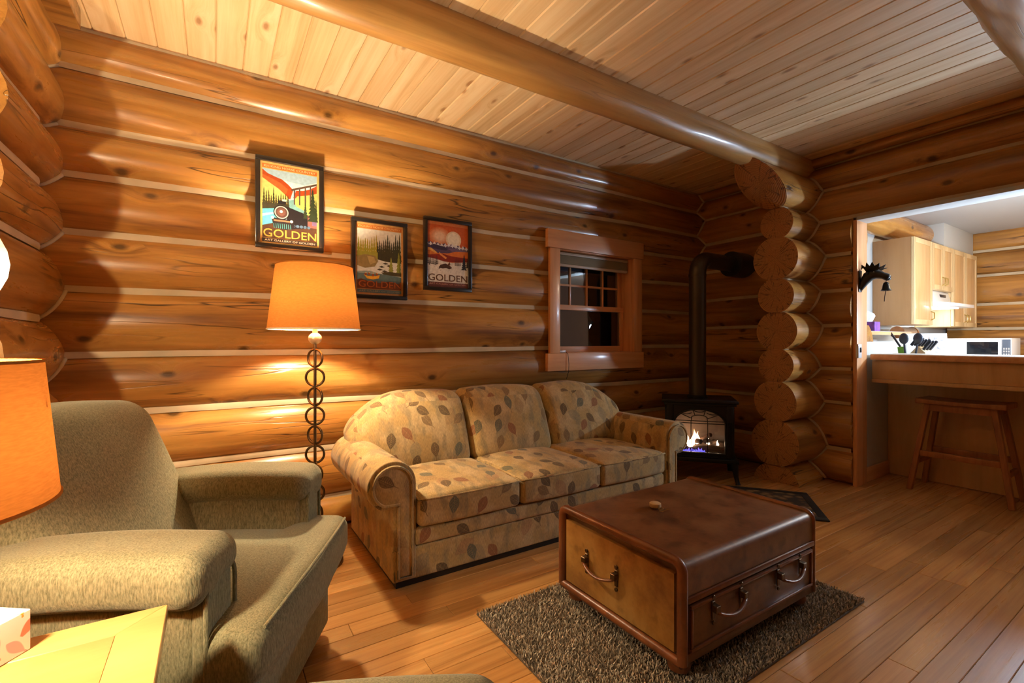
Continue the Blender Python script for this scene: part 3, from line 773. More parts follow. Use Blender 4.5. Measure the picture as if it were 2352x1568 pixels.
sh = link('lamp_shade', frustum(.227, 1.234, .188, 1.562), M['shade'], fl_, smooth=180)
link('shade_rim', ring(.227, 1.234, .0035), M['shade_lining'], sh); link('shade_rim', ring(.188, 1.562, .003), M['shade'], sh)
bulb(fl_, 1.40, E_FLOOR_LAMP)
link('pole', MB().tube([(0, 0, .02), (0, 0, 1.16)], .0075, 12).mesh(), M['lampmetal'], fl_)
link('finial_ball', MB().ball((0, 0, 1.186), .034, .034, .031, 20, 12).mesh(), M['lampball'], fl_, smooth=180)
link('neck', MB().lathe([(.010, 1.21), (.014, 1.215), (.012, 1.25), (.012, 1.315)], 14).mesh(), M['lampball'], fl_)
link('spider', MB().tube([(-.188, 0, 1.55), (0, 0, 1.53), (.188, 0, 1.55)], .0022, 6).tube([(0, -.188, 1.55), (0, 0, 1.53), (0, .188, 1.55)], .0022, 6).tube([(.05, 0, 1.32), (.055, 0, 1.42), (0, 0, 1.53), (-.055, 0, 1.42), (-.05, 0, 1.32)], .002, 6).mesh(), M['brass'], fl_)
rg = MB().tube([(.045*math.cos(2*PI*k/40), 0, .045*math.sin(2*PI*k/40)) for k in range(40)], .0062, 8, closed=True, flat=1.0).mesh()
for i in range(11):
    z = 1.083-.101*i
    if z > .06: link('ring', rg, M['lampmetal'], fl_, (0, 0, z), (0, 0, -YAW+math.radians(12 if i % 2 else -18)), smooth=180)
link('base', MB().lathe([(.14, 0), (.14, .012), (.125, .02), (.03, .028), (.012, .04)], 40).mesh(), M['lampmetal'], fl_)
TLX, TLY = -.33*H, .85*H
tl = thing('table_lamp', 'lit table lamp with orange linen shade on the side table', 'lamp', (TLX, TLY, TZ))
sh = link('lamp_shade', frustum(.1825, .930-TZ, .164, 1.140-TZ), M['shade'], tl, smooth=180)
link('shade_rim', ring(.1825, .930-TZ, .003), M['shade'], sh); link('shade_rim', ring(.164, 1.140-TZ, .0025), M['shade'], sh)
bulb(tl, 1.02-TZ, E_TABLE_LAMP)
link('base', MB().lathe([(.075, .0005), (.075, .012), (.03, .022), (.014, .05), (.03, .10), (.038, .15), (.028, .20), (.012, .25), (.012, .31)], 28).mesh(), M['lampmetal'], tl, smooth=60)
link('spider', MB().tube([(-.17, 0, .45), (0, 0, .44), (.17, 0, .45)], .002, 6).tube([(0, -.17, .45), (0, 0, .44), (0, .17, .45)], .002, 6).tube([(0.0, .045, .33), (0, .05, .40), (0, 0, .44), (0, -.05, .40), (0, -.045, .33)], .002, 6).mesh(), M['brass'], tl)

# ---- tissue box on the side table
c0 = on_z(71, 1489, TZ+.0005); c1 = on_z(0, 1531, TZ+.0005); dv = (c1-c0).normalized(); ang = math.atan2(dv.y, dv.x)
tb = thing('tissue_box', 'white tissue box with coloured leaf print on the side table', 'tissue box', tuple(c0), ang)
bl_ = .115; hh = .072
tbm = soft_box(0, bl_, -.115, 0, 0.0, hh, .002, (2, 2, 2), uv=True)
link('carton', tbm, M['tissue_print'], tb, smooth=30)
link('opening', MB().prism([(bl_/2+.035*math.cos(2*PI*i/20), -.0575+.022*math.sin(2*PI*i/20)) for i in range(20)], hh-.001, hh+.0006, 'z').mesh(), M['black'], tb)
link('tissue', MB().add([(.03, -.06, hh), (.085, -.055, hh), (.06, -.04, hh+.035), (.035, -.075, hh+.03), (.08, -.08, hh+.04)], [(0, 1, 2), (0, 2, 3), (1, 4, 2), (2, 4, 3)]).mesh(), M['paper'], tb)

# ---- trunk coffee table
TX0, TX1, TY0, TY1, TB, TT = 1.13*H, 1.89*H, .868*H, 1.413*H, .082, .425
trunk = thing('trunk_table', 'brown leather trunk coffee table on the shag rug', 'coffee table', (TX0, TY0, 0))
def tp(name, me, mat, parent=None, **k): return link(name, me, M[mat], parent or trunk, smooth=k.pop('smooth', 40), **k)
W_, D_ = TX1-TX0, TY1-TY0
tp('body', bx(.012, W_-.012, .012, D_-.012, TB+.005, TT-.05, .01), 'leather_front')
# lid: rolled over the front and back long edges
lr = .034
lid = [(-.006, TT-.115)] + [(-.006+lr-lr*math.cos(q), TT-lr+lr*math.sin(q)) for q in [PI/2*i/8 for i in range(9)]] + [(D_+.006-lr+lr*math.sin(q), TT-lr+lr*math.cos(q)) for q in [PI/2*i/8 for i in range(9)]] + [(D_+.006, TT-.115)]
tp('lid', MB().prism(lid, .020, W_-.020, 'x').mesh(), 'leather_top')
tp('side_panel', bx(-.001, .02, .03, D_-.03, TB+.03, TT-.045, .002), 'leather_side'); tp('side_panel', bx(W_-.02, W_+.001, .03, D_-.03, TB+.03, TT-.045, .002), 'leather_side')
for x_, br in ((0.004, .018), (W_-.012, .0125)):
    # rounded leather edge bands round each end
    pts = []
    for (yy, zz) in [(0.0, TB+.004), (0.0, TT-lr)] + [(lr-lr*math.cos(q), TT-lr+lr*math.sin(q)) for q in [PI/2*i/6 for i in range(1, 7)]] + [(D_-lr+lr*math.sin(q), TT-lr+lr*math.cos(q)) for q in [PI/2*i/6 for i in range(0, 7)]] + [(D_, TB+.004)]: pts.append((x_, yy, zz))
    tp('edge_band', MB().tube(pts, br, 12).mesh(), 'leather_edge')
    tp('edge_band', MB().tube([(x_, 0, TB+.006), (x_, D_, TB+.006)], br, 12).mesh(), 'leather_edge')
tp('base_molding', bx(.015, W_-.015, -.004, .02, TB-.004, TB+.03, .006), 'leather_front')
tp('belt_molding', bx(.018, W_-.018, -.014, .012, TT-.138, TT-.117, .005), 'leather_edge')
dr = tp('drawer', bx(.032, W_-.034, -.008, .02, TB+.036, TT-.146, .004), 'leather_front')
for (a_, b_, c_, d_) in ((.034, W_-.036, TT-.160, TT-.148), (.034, W_-.036, TB+.038, TB+.050), (.034, .046, TB+.051, TT-.161), (W_-.048, W_-.036, TB+.051, TT-.161)):
    tp('molding', bx(a_, b_, -.015, -.006, c_, d_, .003), 'leather_edge', dr)
def strap_handle(parent, c, ax, out, w=.085, sag=.020, plate=True):
    c = Vector(c); ax = Vector(ax); out = Vector(out); up = Vector((0, 0, 1))
    h = bpy.data.objects.new('handle', None); C.objects.link(h); h.parent = parent
    pts = []
    for i in range(13):
        t = -1+2*i/12; pts.append(c + ax*w*t + out*(.020+.016*(1-t*t)) - up*sag*(1-t*t))
    link('grip', MB().tube(pts, .0085, 8, flat=.7).mesh(), M['leather_edge'], h, smooth=180)
    for s in (-1, 1):
        p = c + ax*w*s
        mb = MB(); mb.bar(p+up*.012+out*.003, p+up*.012+out*.026, .024, .024)
        mb.bar(p-up*.030+out*.004, p+up*.034+out*.004, .017, .006, up=out)
        mb.tube([p+up*.046+out*.002, p+up*.046+out*.008], .009, 10).tube([p-up*.042+out*.002, p-up*.042+out*.008], .008, 10)
        link('mount', mb.mesh(.002, 1), M['bronze'], h, smooth=30)
    return h
zh = TB+.5*(TT-.142-TB)+.045
for cx in (W_*.27, W_*.745): strap_handle(trunk, (cx, -.009, zh), (1, 0, 0), (0, -1, 0))
strap_handle(trunk, (-.001, D_*.60, zh+.022), (0, 1, 0), (-1, 0, 0))
for fx in (.05, W_-.05):
    for fy in (.05, D_-.05): tp('foot', MB().lathe([(.026, .0260), (.037, .033), (.042, .050), (.036, .069), (.026, TB+.01)], 20, (fx, fy, 0)).mesh(), 'leather_edge')
# key and wooden fob on the trunk
kp = on_z(1505, 1166, TT+.001)
kf = thing('key_fob', 'small round wooden fob with a key on the trunk', 'key', (kp.x, kp.y, TT+.0065))
link('fob', MB().lathe([(.024, 0), (.026, .004), (.025, .016), (.022, .018)], 20).mesh(), M['knifewood'], kf)
link('key_ring', MB().tube([(.012*math.cos(2*PI*k/20)-.002, -.032+.012*math.sin(2*PI*k/20), .002) for k in range(20)], .0012, 6, closed=True).mesh(), M['brass'], kf)
link('key', MB().box(-.02, .028, -.056, -.051, .0, .002).lathe([(.009, 0), (.009, .002)], 14, (-.024, -.053, 0)).mesh(), M['brass'], kf)

# ---- rugs
RX0, RX1, RY0, RY1 = .81*H, 2.105*H, .785*H, 1.512*H
rug = thing('shag_rug', 'grey brown shag rug under the trunk coffee table', 'rug', ((RX0+RX1)/2, (RY0+RY1)/2, 0))
rw, rd = (RX1-RX0)/2, (RY1-RY0)/2
M['pile'] = None
t = NT('shag_pile'); tc = t.n('TexCoord'); nz = t.n('TexNoise', {'Vector': (tc, 'Object'), 'Scale': 90.0, 'Detail': 2.0})
oi = t.n('Attribute', attribute_name='tone')
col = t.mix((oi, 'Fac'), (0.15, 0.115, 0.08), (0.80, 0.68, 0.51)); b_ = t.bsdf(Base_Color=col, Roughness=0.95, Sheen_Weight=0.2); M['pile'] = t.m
link('backing', bx(-rw, rw, -rd, rd, 0.001, .010, .003), plain('rug_backing', (.10, .075, .05), .95), rug)
random.seed(5); vs = []; fs = []; tone = []
step = .0060; nx = int(2*rw/step); ny = int(2*rd/step)
for i in range(nx):
    for j in range(ny):
        px = -rw+(i+random.random())*step; py = -rd+(j+random.random())*step; q = random.random()*2*PI; hgt = random.uniform(.010, .0165)
        dx, dy = random.gauss(0, .006), random.gauss(0, .006); wx, wy = .0022*math.cos(q), .0022*math.sin(q); b0 = len(vs)
        vs += [(px-wx, py-wy, .009), (px+wx, py+wy, .009), (px+dx*.6+wx, py+dy*.6+wy, .009+hgt*.65), (px+dx*.6-wx, py+dy*.6-wy, .009+hgt*.65), (px+dx, py+dy, .009+hgt)]
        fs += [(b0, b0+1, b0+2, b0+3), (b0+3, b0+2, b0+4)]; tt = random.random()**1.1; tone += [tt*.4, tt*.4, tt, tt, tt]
me = bpy.data.meshes.new('pile'); me.from_pydata(vs, [], fs); me.update()
at = me.attributes.new('tone', 'FLOAT', 'POINT'); at.data.foreach_set('value', tone)
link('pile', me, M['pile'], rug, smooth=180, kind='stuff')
# hearth mat, turned to the stove
mc = Vector((3.28*H, 1.548*H, 0)); e1 = Vector((-.61, .79, 0)).normalized(); e2 = Vector((-.79, -.61, 0)).normalized()
def mat_hearth():
    t = NT('hearth_mat_weave'); tc = t.n('TexCoord')
    v = t.n('TexVoronoi', {'Vector': (tc, 'Object'), 'Scale': 16.0})
    c = t.ramp((v, 'Distance'), [(0.2, (.30, .19, .08)), (.45, (.16, .08, .03)), (.6, (.04, .03, .02))])
    t.bsdf(Base_Color=(c, 0), Roughness=.9); return t.m
hm = thing('hearth_mat', 'small patterned mat with black border in front of the stove', 'mat', tuple(mc), math.atan2(e1.y, e1.x))
link('weave', bx(.05, .75, .05, .55, .001, .009, .002), mat_hearth(), hm)
for q in ((0, .80, 0, .05), (0, .80, .55, .60), (0, .05, .05, .55), (.75, .80, .05, .55)): link('border', bx(*q, .001, .011, .002), plain('mat_border', (.012, .010, .009), .8), hm)

# =================================================================== STOVE
SRZ = math.atan2(-.77, .636); SO = Vector((2.955*H, 2.118*H, 0))
st = thing('gas_stove', 'black cast iron stove with burning fire behind arched glass', 'stove', tuple(SO), SRZ)
def vp(name, me, mat='iron', parent=None, **k): return link(name, me, M[mat] if isinstance(mat, str) else mat, parent or st, smooth=k.pop('smooth', 35), **k)
vp('top_plate', MB().box(-.30, .30, -.025, .44, .652, .676).box(-.285, .285, -.012, .425, .630, .652).mesh(.005, 2))
vp('side_wall', bx(-.275, -.245, .035, .41, .19, .632, .004)); vp('side_wall', bx(.245, .275, .035, .41, .19, .632, .004))
vp('rear_wall', bx(-.275, .275, .39, .42, .19, .632, .004)); vp('base_plate', MB().box(-.30, .30, -.05, .43, .165, .195).box(-.27, .27, -.01, .41, .195, .205).mesh(.006, 2))
def arch(hw, z0, z1, rise, n=18):
    pts = [(-hw, z0), (hw, z0), (hw, z1-rise)]
    for i in range(1, n): q = PI*i/n; pts.append((hw*math.cos(q), z1-rise+rise*math.sin(q)))
    pts.append((-hw, z1-rise)); return pts
inn = []
base = arch(.198, .232, .596, .125)
for i in range(len(base)):
    p, q = Vector(base[i]), Vector(base[(i+1) % len(base)]); m_ = max(1, int((q-p).length/.04))
    for j in range(m_): inn.append(p.lerp(q, j/m_))
cc = Vector((0, .415))
def rect_pt(p):
    d = p-cc; hx, z0, z1 = .262, .205, .632
    s = 1e9
    if abs(d.x) > 1e-6: s = min(s, hx/abs(d.x))
    if d.y > 1e-6: s = min(s, (z1-cc.y)/d.y)
    if d.y < -1e-6: s = min(s, (cc.y-z0)/-d.y)
    return cc+d*s
n_ = len(inn); vs = []
for yy in (0.0, .035):
    for p in inn: vs.append((p.x, yy, p.y))
    for p in inn: q = rect_pt(p); vs.append((q.x, yy, q.y))
fs = []
for i in range(n_):
    j = (i+1) % n_
    fs += [(i, j, n_+j, n_+i), (2*n_+i, 3*n_+i, 3*n_+j, 2*n_+j), (i, 2*n_+i, 2*n_+j, j), (n_+i, n_+j, 3*n_+j, 3*n_+i)]
vp('front_frame', MB().add(vs, fs).mesh())
for s in (-1, 1):
    vp('column', MB().box(s*.236-.026, s*.236+.026, -.016, .004, .205, .632).mesh(.004))
    for q in (-.012, .0, .012): vp('flute', MB().tube([(s*.236+q, -.018, .30), (s*.236+q, -.018, .50)], .0042, 6).mesh())
    vp('leg', MB().tube([(s*.262, -.02, .175), (s*.272, -.028, .12), (s*.278, -.035, .06), (s*.288, -.048, .012), (s*.29, -.052, 0.0)], [.034, .026, .018, .016, .022], 10, flat=1.0).mesh())
    vp('leg', MB().tube([(s*.262, .38, .175), (s*.272, .388, .12), (s*.278, .395, .06), (s*.288, .405, .0)], [.034, .026, .018, .022], 10).mesh())
vp('window_molding', MB().tube([(p[0]*1.02, -.004, p[1]) for p in arch(.200, .230, .600, .127)], .008, 8, closed=True).mesh())
gl = vp('glass_pane', MB().prism(arch(.205, .225, .60, .125), .012, .016, 'y').mesh(), 'stove_glass')
tr = MB()
L_ = lambda *p: tr.tube([(a_, .006, b_) for a_, b_ in p], .0032, 6)
for s in (-1, 1): L_((s*.066, .232), (s*.066, .495), (s*.060, .525))
L_((-.197, .478), (.197, .478)); L_((-.197, .498), (.197, .498))
L_(*[(.062*math.cos(q)*1.05, .52+.028*math.sin(q)) for q in [PI*i/10 for i in range(11)]])
for s in (-1, 1):
    L_((s*.066, .52), (s*.150, .556)); L_((s*.035, .546), (s*.052, .594)); 
for c_ in (-.105, 0, .105): L_(*[(c_+.045*t_, .585-(.10*abs(c_)*.0)-.012*(1-t_*t_)-abs(c_)*.18) for t_ in [-1+.25*i for i in range(9)]])
vp('tracery', tr.mesh(), 'black')
firebrick = plain('fire_liner', (.30, .24, .20), .9, bump=.6, bscale=30, var=.35)
vp('fire_liner', MB().box(-.24, .24, .30, .32, .20, .62).box(-.244, -.235, .04, .31, .205, .62).box(.235, .244, .04, .31, .205, .62).mesh(), firebrick)
fl_log = plain('ceramic_log', (.10, .06, .04), .9, bump=.8, bscale=40, var=.5)
for (a_, b_, r_) in (((-.20, .20, .25), (.21, .24, .26), .030), ((-.15, .12, .245), (.17, .15, .25), .026), ((-.12, .22, .275), (.02, .10, .31), .022), ((.15, .23, .28), (.05, .11, .315), .020), ((.02, .2, .30), (.10, .12, .37), .017)):
    vp('fire_log', MB().tube([Vector(a_).lerp(Vector(b_), i/5)+Vector((0, 0, .006*math.sin(i*2.1))) for i in range(6)], r_, 10).mesh(), fl_log)
def flame_mat(name, lo, hi, s0, s1, z0, z1):
    t = NT(name); g = t.n('TexCoord'); sp_ = t.n('SeparateXYZ', {0: (g, 'Object')}); f_ = t.mapr((sp_, 'Z'), z0, z1)
    e = t.n('Emission', {0: t.mix(f_, lo, hi), 1: t.mapr((sp_, 'Z'), z0, z1, s0, s1)}); t.t.links.new(e.outputs[0], t.out.inputs[0]); return t.m
fm = flame_mat('flame', (1.0, .80, .55), (1.0, .30, .06), 16, 2.0, .27, .42)
fb = flame_mat('gas_flame', (.10, .10, 1.0), (.45, .25, .8), 1.6, .6, .23, .27)
def flame(x, y, z, h_, r_, lean, mat, nm):
    pr = []; m_ = 12; vs = []; fs = []
    for i in range(m_+1):
        t_ = i/m_; rr = r_*(math.sin(PI*min(1, t_*1.0)**.55))*(1-t_*.55)+.0005; ox = lean*t_*t_ + .3*r_*math.sin(t_*6+x*40)
        for k in range(10): q = 2*PI*k/10; vs.append((x+ox+rr*math.cos(q), y+rr*.6*math.sin(q), z+h_*t_))
    for i in range(m_):
        for k in range(10): fs.append((i*10+k, i*10+(k+1) % 10, (i+1)*10+(k+1) % 10, (i+1)*10+k))
    vp(nm, MB().add(vs, fs).mesh(), mat, smooth=180)
for a_ in ((-.045, .13, .26, .15, .034, .02), (-.085, .15, .255, .10, .026, -.012), (-.01, .16, .27, .115, .024, .016), (.085, .14, .275, .065, .015, -.012), (-.06, .11, .25, .085, .028, .01), (.155, .16, .265, .05, .011, .004), (-.13, .13, .25, .055, .014, .0)): flame(*a_, fm, 'flame')
for i in range(11): flame(-.165+.021*i, .085+.008*math.sin(i), .218, .032+.010*math.sin(i*1.7), .013, 0, fb, 'gas_flame')
Ri = Matrix.Rotation(-SRZ, 4, 'Z')
def wl_(p): return Ri @ (Vector(p)-SO)
PX, PY = 3.095*H, 2.235*H; PZ = 1.625*H; r0 = .072
pts = [(PX, PY, .676), (PX, PY, 1.2), (PX, PY, PZ-.13)] + [(PX+.13-.13*math.cos(q), PY, PZ-.13+.13*math.sin(q)) for q in [PI/2*i/8 for i in range(1, 9)]] + [(XR+.03, PY, PZ)]
vp('flue_pipe', MB().tube([wl_(p) for p in pts], r0, 28).mesh(), 'pipe', smooth=60)
vp('pipe_collar', MB().lathe([(.085, .676), (.085, .69), (.076, .70)], 28, tuple(wl_((PX, PY, 0)))).mesh(), 'iron')
vp('pipe_collar', MB().tube([wl_((PX, PY, PZ-.16)), wl_((PX, PY, PZ-.135))], r0+.003, 28).mesh(), 'pipe')
vp('wall_thimble', MB().tube([wl_((XR-.20, PY, PZ)), wl_((XR+.05, PY, PZ))], .118, 28).mesh(), 'black', smooth=35)

# =================================================================== PICTURES
def text_mesh(body, w_, h_, bold=0.0):
    cu = bpy.data.curves.new('txt', 'FONT'); cu.body = body; cu.size = 1; cu.offset = bold; cu.resolution_u = 3
    ob = bpy.data.objects.new('txt', cu); C.objects.link(ob); dg = bpy.context.evaluated_depsgraph_get()
    me = bpy.data.meshes.new_from_object(ob.evaluated_get(dg)); bpy.data.objects.remove(ob); bpy.data.curves.remove(cu)
    xs = [v.co.x for v in me.vertices]; ys = [v.co.y for v in me.vertices]; ax, bx_ = min(xs), max(xs); ay, by = min(ys), max(ys)
    out = [((v.co.x-ax)/(bx_-ax)*w_, (v.co.y-ay)/(by-ay)*h_) for v in me.vertices]; fs = [tuple(p.vertices) for p in me.polygons]
    bpy.data.meshes.remove(me); return out, fs
class Print:
    """flat print: coloured shapes in 0..1 poster space, later ones on top"""
    def __init__(s, w_, h_): s.w, s.h = w_, h_; s.v = []; s.f = []; s.c = []; s.d = 0
    def poly(s, col, pts, layer=True):
        s.d += 1; b = len(s.v); s.v += [((x-.5)*s.w, -.00006*s.d, y*s.h) for x, y in pts]; s.f.append(tuple(range(b, b+len(pts)))); s.c.append(col)
    def rect(s, col, x0, y0, x1, y1): s.poly(col, [(x0, y0), (x1, y0), (x1, y1), (x0, y1)])
    def disc(s, col, x, y, rx, ry=None, n=24):
        ry = ry or rx*s.w/s.h; s.poly(col, [(x+rx*math.cos(2*PI*k/n), y+ry*math.sin(2*PI*k/n)) for k in range(n)])
    def tree(s, col, x, y, w_, h_, tiers=6):
        L, R = [], []
        for i in range(tiers):
            t = i/tiers; ww = w_/2*(1-t*.92); L.append((x-ww, y+h_*t)); L.append((x-ww*.45, y+h_*(t+.06+.5/tiers))); R.append((x+ww, y+h_*t)); R.append((x+ww*.45, y+h_*(t+.06+.5/tiers)))
        s.poly(col, L+[(x, y+h_*1.04)]+R[::-1])
    def text(s, col, body, x0, y0, x1, y1, bold=0.0):
        s.d += 1; b = len(s.v); vs, fs = text_mesh(body, (x1-x0)*s.w, (y1-y0)*s.h, bold)
        s.v += [((x0-.5)*s.w+x, -.00006*s.d, y0*s.h+y) for x, y in vs]; s.f += [tuple(b+i for i in f) for f in fs]; s.c += [col]*len(fs)
    def mesh(s):
        me = bpy.data.meshes.new('print'); me.from_pydata(s.v, [], s.f); me.update()
        ca = me.color_attributes.new('Col', 'FLOAT_COLOR', 'CORNER')
        for p in me.polygons:
            c = tuple(q*.78 for q in s.c[p.index])
            for li in p.loop_indices: ca.data[li].color = (*c, 1)
        me.update(); return me
def sr(r, g, b):    # sRGB 0-255 -> linear
    f = lambda c: (c/255/12.92) if c/255 < .04045 else ((c/255+.055)/1.055)**2.4
    return (f(r), f(g), f(b))
def ridge(y, amp, n, seed, x0=0.0, x1=1.0):
    rnd = random.Random(seed); return [(x0+(x1-x0)*i/n, y+amp*rnd.uniform(-1, 1)) for i in range(n+1)]
def framed(name, label, u0, u1, vt0, vb1, build, x0, x1, z0, z1):
    fwid = x1-x0; fht = z1-z0; ft = .026
    f = thing(name, label, 'picture', ((x0+x1)/2, YB-.012, z0))
    pw, ph = fwid-2*ft, fht-2*ft
    for q in ((-fwid/2, fwid/2, 0, ft), (-fwid/2, fwid/2, fht-ft, fht), (-fwid/2, -fwid/2+ft, ft, fht-ft), (fwid/2-ft, fwid/2, ft, fht-ft)):
        link('frame', bx(q[0], q[1], -.024, .008, q[2], q[3], .004, 2), M['black_frame'], f)
    link('backing', bx(-fwid/2+.01, fwid/2-.01, -.002, .006, .01, fht-.01, 0), M['black'], f)
    pr = Print(pw, ph); build(pr)
    link('print', pr.mesh(), M['print'], f, (0, -.004, ft), smooth=None)
    return f
CREAM = sr(236, 190, 110)
def poster_train(p):
    p.rect(CREAM, 0, 0, 1, 1); p.rect(sr(222, 120, 50), .03, .925, .97, .975); p.text(sr(250, 215, 160), 'KICKING HORSE COUNTRY', .06, .936, .94, .964, .01)
    a, b, c, d = .035, .15, .965, .915
    p.rect(sr(170, 205, 225), a, b, c, d); p.poly(sr(235, 243, 246), [(a, .86), (.4, .80), (.75, .78), (c, .84), (c, .70), (a, .70)])
    p.poly(sr(176, 74, 34), [(a, .905), (.12, .86), (.25, .83), (.36, .81), (.46, .76), (.55, .70), (.5, .58), (a, .62)])
    p.poly(sr(205, 100, 50), [(a, .84), (.2, .80), (.34, .76), (.46, .70), (.42, .62), (a, .76)])
    p.poly(sr(176, 74, 34), [(.6, .70), (.72, .71), (.84, .74), (c, .80), (c, .60), (.55, .6)])
    p.poly(sr(214, 205, 120), [(a, .80), (.15, .75), (.30, .69), (.44, .61), (.52, .50), (a, .46)]); p.poly(sr(214, 200, 110), [(.52, .52), (.62, .63), (.8, .66), (c, .70), (c, .40), (.5, .42)])
    p.poly(sr(120, 175, 180), [(.42, .55), (.56, .58), (.60, .50), (.80, .44), (.78, .40), (.5, .46)])
    p.poly(sr(85, 70, 60), [(.52, .685), (c, .80), (c, .825), (.52, .71)])
    for x in (.57, .66, .76, .85): p.poly(sr(95, 80, 75), [(x-.012, .52), (x+.012, .52), (x+.012, .70+(x-.52)*.25), (x-.012, .70+(x-.52)*.25)])
    rnd = random.Random(3)
    for i in range(11): p.tree(sr(60+rnd.randrange(25), 66, 40), .06+i*.04, .47, .06, .12+.16*rnd.random()*(1-i/14), 5)
    p.rect(sr(62, 62, 48), a, .42, .48, .50); p.poly(sr(95, 200, 215), [(a, .42), (.30, .45), (.30, .25), (a, .20)]); p.poly(sr(190, 232, 235), [(a, .36), (.26, .40), (.26, .38), (a, .33)])
    p.poly(sr(84, 58, 44), [(a, .22), (.3, .28), (.9, .30), (c, .28), (c, .074), (a, .074)])
    p.poly(sr(38, 36, 42), [(.44, .48), (.84, .40), (.84, .25), (.50, .20), (.44, .24)]); p.poly(sr(150, 95, 90), [(.80, .40), (c, .37), (c, .25), (.80, .25)]); p.poly(sr(120, 100, 140), [(.88, .38), (c, .365), (c, .28), (.88, .28)])
    for i in range(5): p.disc(sr(90, 120, 150), .56+i*.065, .25, .028)
    p.tree(sr(52, 66, 46), .76, .36, .09, .20, 6); p.tree(sr(48, 62, 44), .89, .33, .20, .40, 8); p.tree(sr(48, 62, 44), .97-.02, .33, .08, .28, 6)
    p.disc(sr(28, 28, 34), .35, .40, .135); p.disc(sr(205, 195, 190), .35, .40, .118); p.disc(sr(92, 66, 62), .35, .40, .100); p.disc(sr(120, 84, 76), .35, .405, .07); p.disc(sr(255, 244, 222), .345, .41, .026)
    p.rect(sr(34, 34, 40), .29, .50, .42, .545); p.rect(sr(225, 220, 205), .36, .54, .43, .565)
    p.poly(sr(46, 40, 44), [(.18, .33), (.55, .31), (.58, .24), (.44, .19), (.22, .21)]); p.rect(sr(170, 120, 90), .22, .285, .52, .305); p.disc(sr(255, 246, 225), .20, .325, .026); p.disc(sr(255, 246, 225), .52, .30, .026)
    for i in range(9): p.poly(sr(80, 150, 150), [(.22+i*.035, .20), (.235+i*.035, .20), (.225+i*.035, .26), (.215+i*.035, .26)])
    p.text(sr(238, 178, 80), 'GOLDEN', .05, .085, .95, .185, .006); p.rect(sr(66, 52, 44), .03, .022, .97, .068); p.text(sr(240, 225, 200), 'ART GALLERY OF GOLDEN', .07, .034, .93, .058, .01)
def poster_river(p):
    p.rect(sr(214, 160, 92), 0, 0, 1, 1); p.rect(sr(206, 118, 48), .03, .925, .97, .975); p.text(sr(246, 200, 130), 'KICKING HORSE COUNTRY', .06, .936, .94, .964, .01)
    a, b, c, d = .04, .115, .96, .915
    p.rect(sr(222, 222, 210), a, b, c, d); rnd = random.Random(8)
    for i in range(9): p.tree(sr(150+rnd.randrange(30), 160, 50), a+.03+i*.045, .52, .09, .24+.10*rnd.random(), 5)
    for i in range(12): p.tree(sr(62, 62, 42), .46+i*.042, .50, .10, .24+.13*rnd.random()+(.06 if i > 9 else 0), 6)
    p.rect(sr(62, 60, 42), .47, .46, c, .58); p.rect(sr(160, 160, 62), a, .50, .46, .60)
    p.poly(sr(150, 130, 84), [(a, .53), (.2, .56), (.40, .55), (.47, .48), (.40, .40), (.2, .37), (a, .40)]); p.poly(sr(184, 162, 110), [(.24, .54), (.38, .53), (.42, .46), (.30, .42)])
    p.poly(sr(226, 224, 214), [(.47, .50), (.62, .48), (c, .47), (c, .30), (.5, .28), (a, .31), (.15, .36), (.45, .40)])
    for (x, y) in ((.62, .45), (.54, .40), (.70, .42), (.50, .36), (.60, .34)): p.poly(sr(82, 70, 54), [(x-.06, y), (x, y+.018), (x+.07, y), (x, y-.012)])
    p.tree(sr(150, 152, 66), .74, .32, .14, .22, 6); p.tree(sr(140, 145, 60), .90, .32, .12, .30, 6); p.tree(sr(120, 126, 52), .96-.03, .32, .06, .36, 6)
    p.poly(sr(78, 70, 44), [(.52, .32), (.70, .34), (c, .33), (c, .28), (.6, .29)]); p.poly(sr(96, 118, 118), [(a, .30), (.4, .31), (c, .27), (c, b), (a, b)]); p.poly(sr(150, 162, 158), [(a, .32), (.3, .335), (.5, .30), (.3, .29), (a, .30)])
    p.poly(sr(232, 170, 50), [(.17, .28), (.26, .26), (.42, .265), (.50, .285), (.48, .235), (.36, .215), (.24, .225)])
    for x in (.21, .28, .36, .44): p.disc(sr(150, 70, 30), x, .285+.01*math.sin(x*30), .026); p.disc(sr(240, 200, 120), x+.005, .305, .012)
    p.poly(sr(122, 66, 34), [(a, .20), (.12, .22), (.25, .19), (.5, .17), (.7, .20), (.85, .18), (c, .17), (c, .085), (a, .085)])
    p.text(sr(196, 108, 44), 'GOLDEN', .07, .105, .95, .195, .0); p.rect(sr(92, 118, 118), .04, .03, .96, .075); p.text(sr(168, 160, 120), 'ART GALLERY OF GOLDEN', .08, .042, .92, .064, .008)
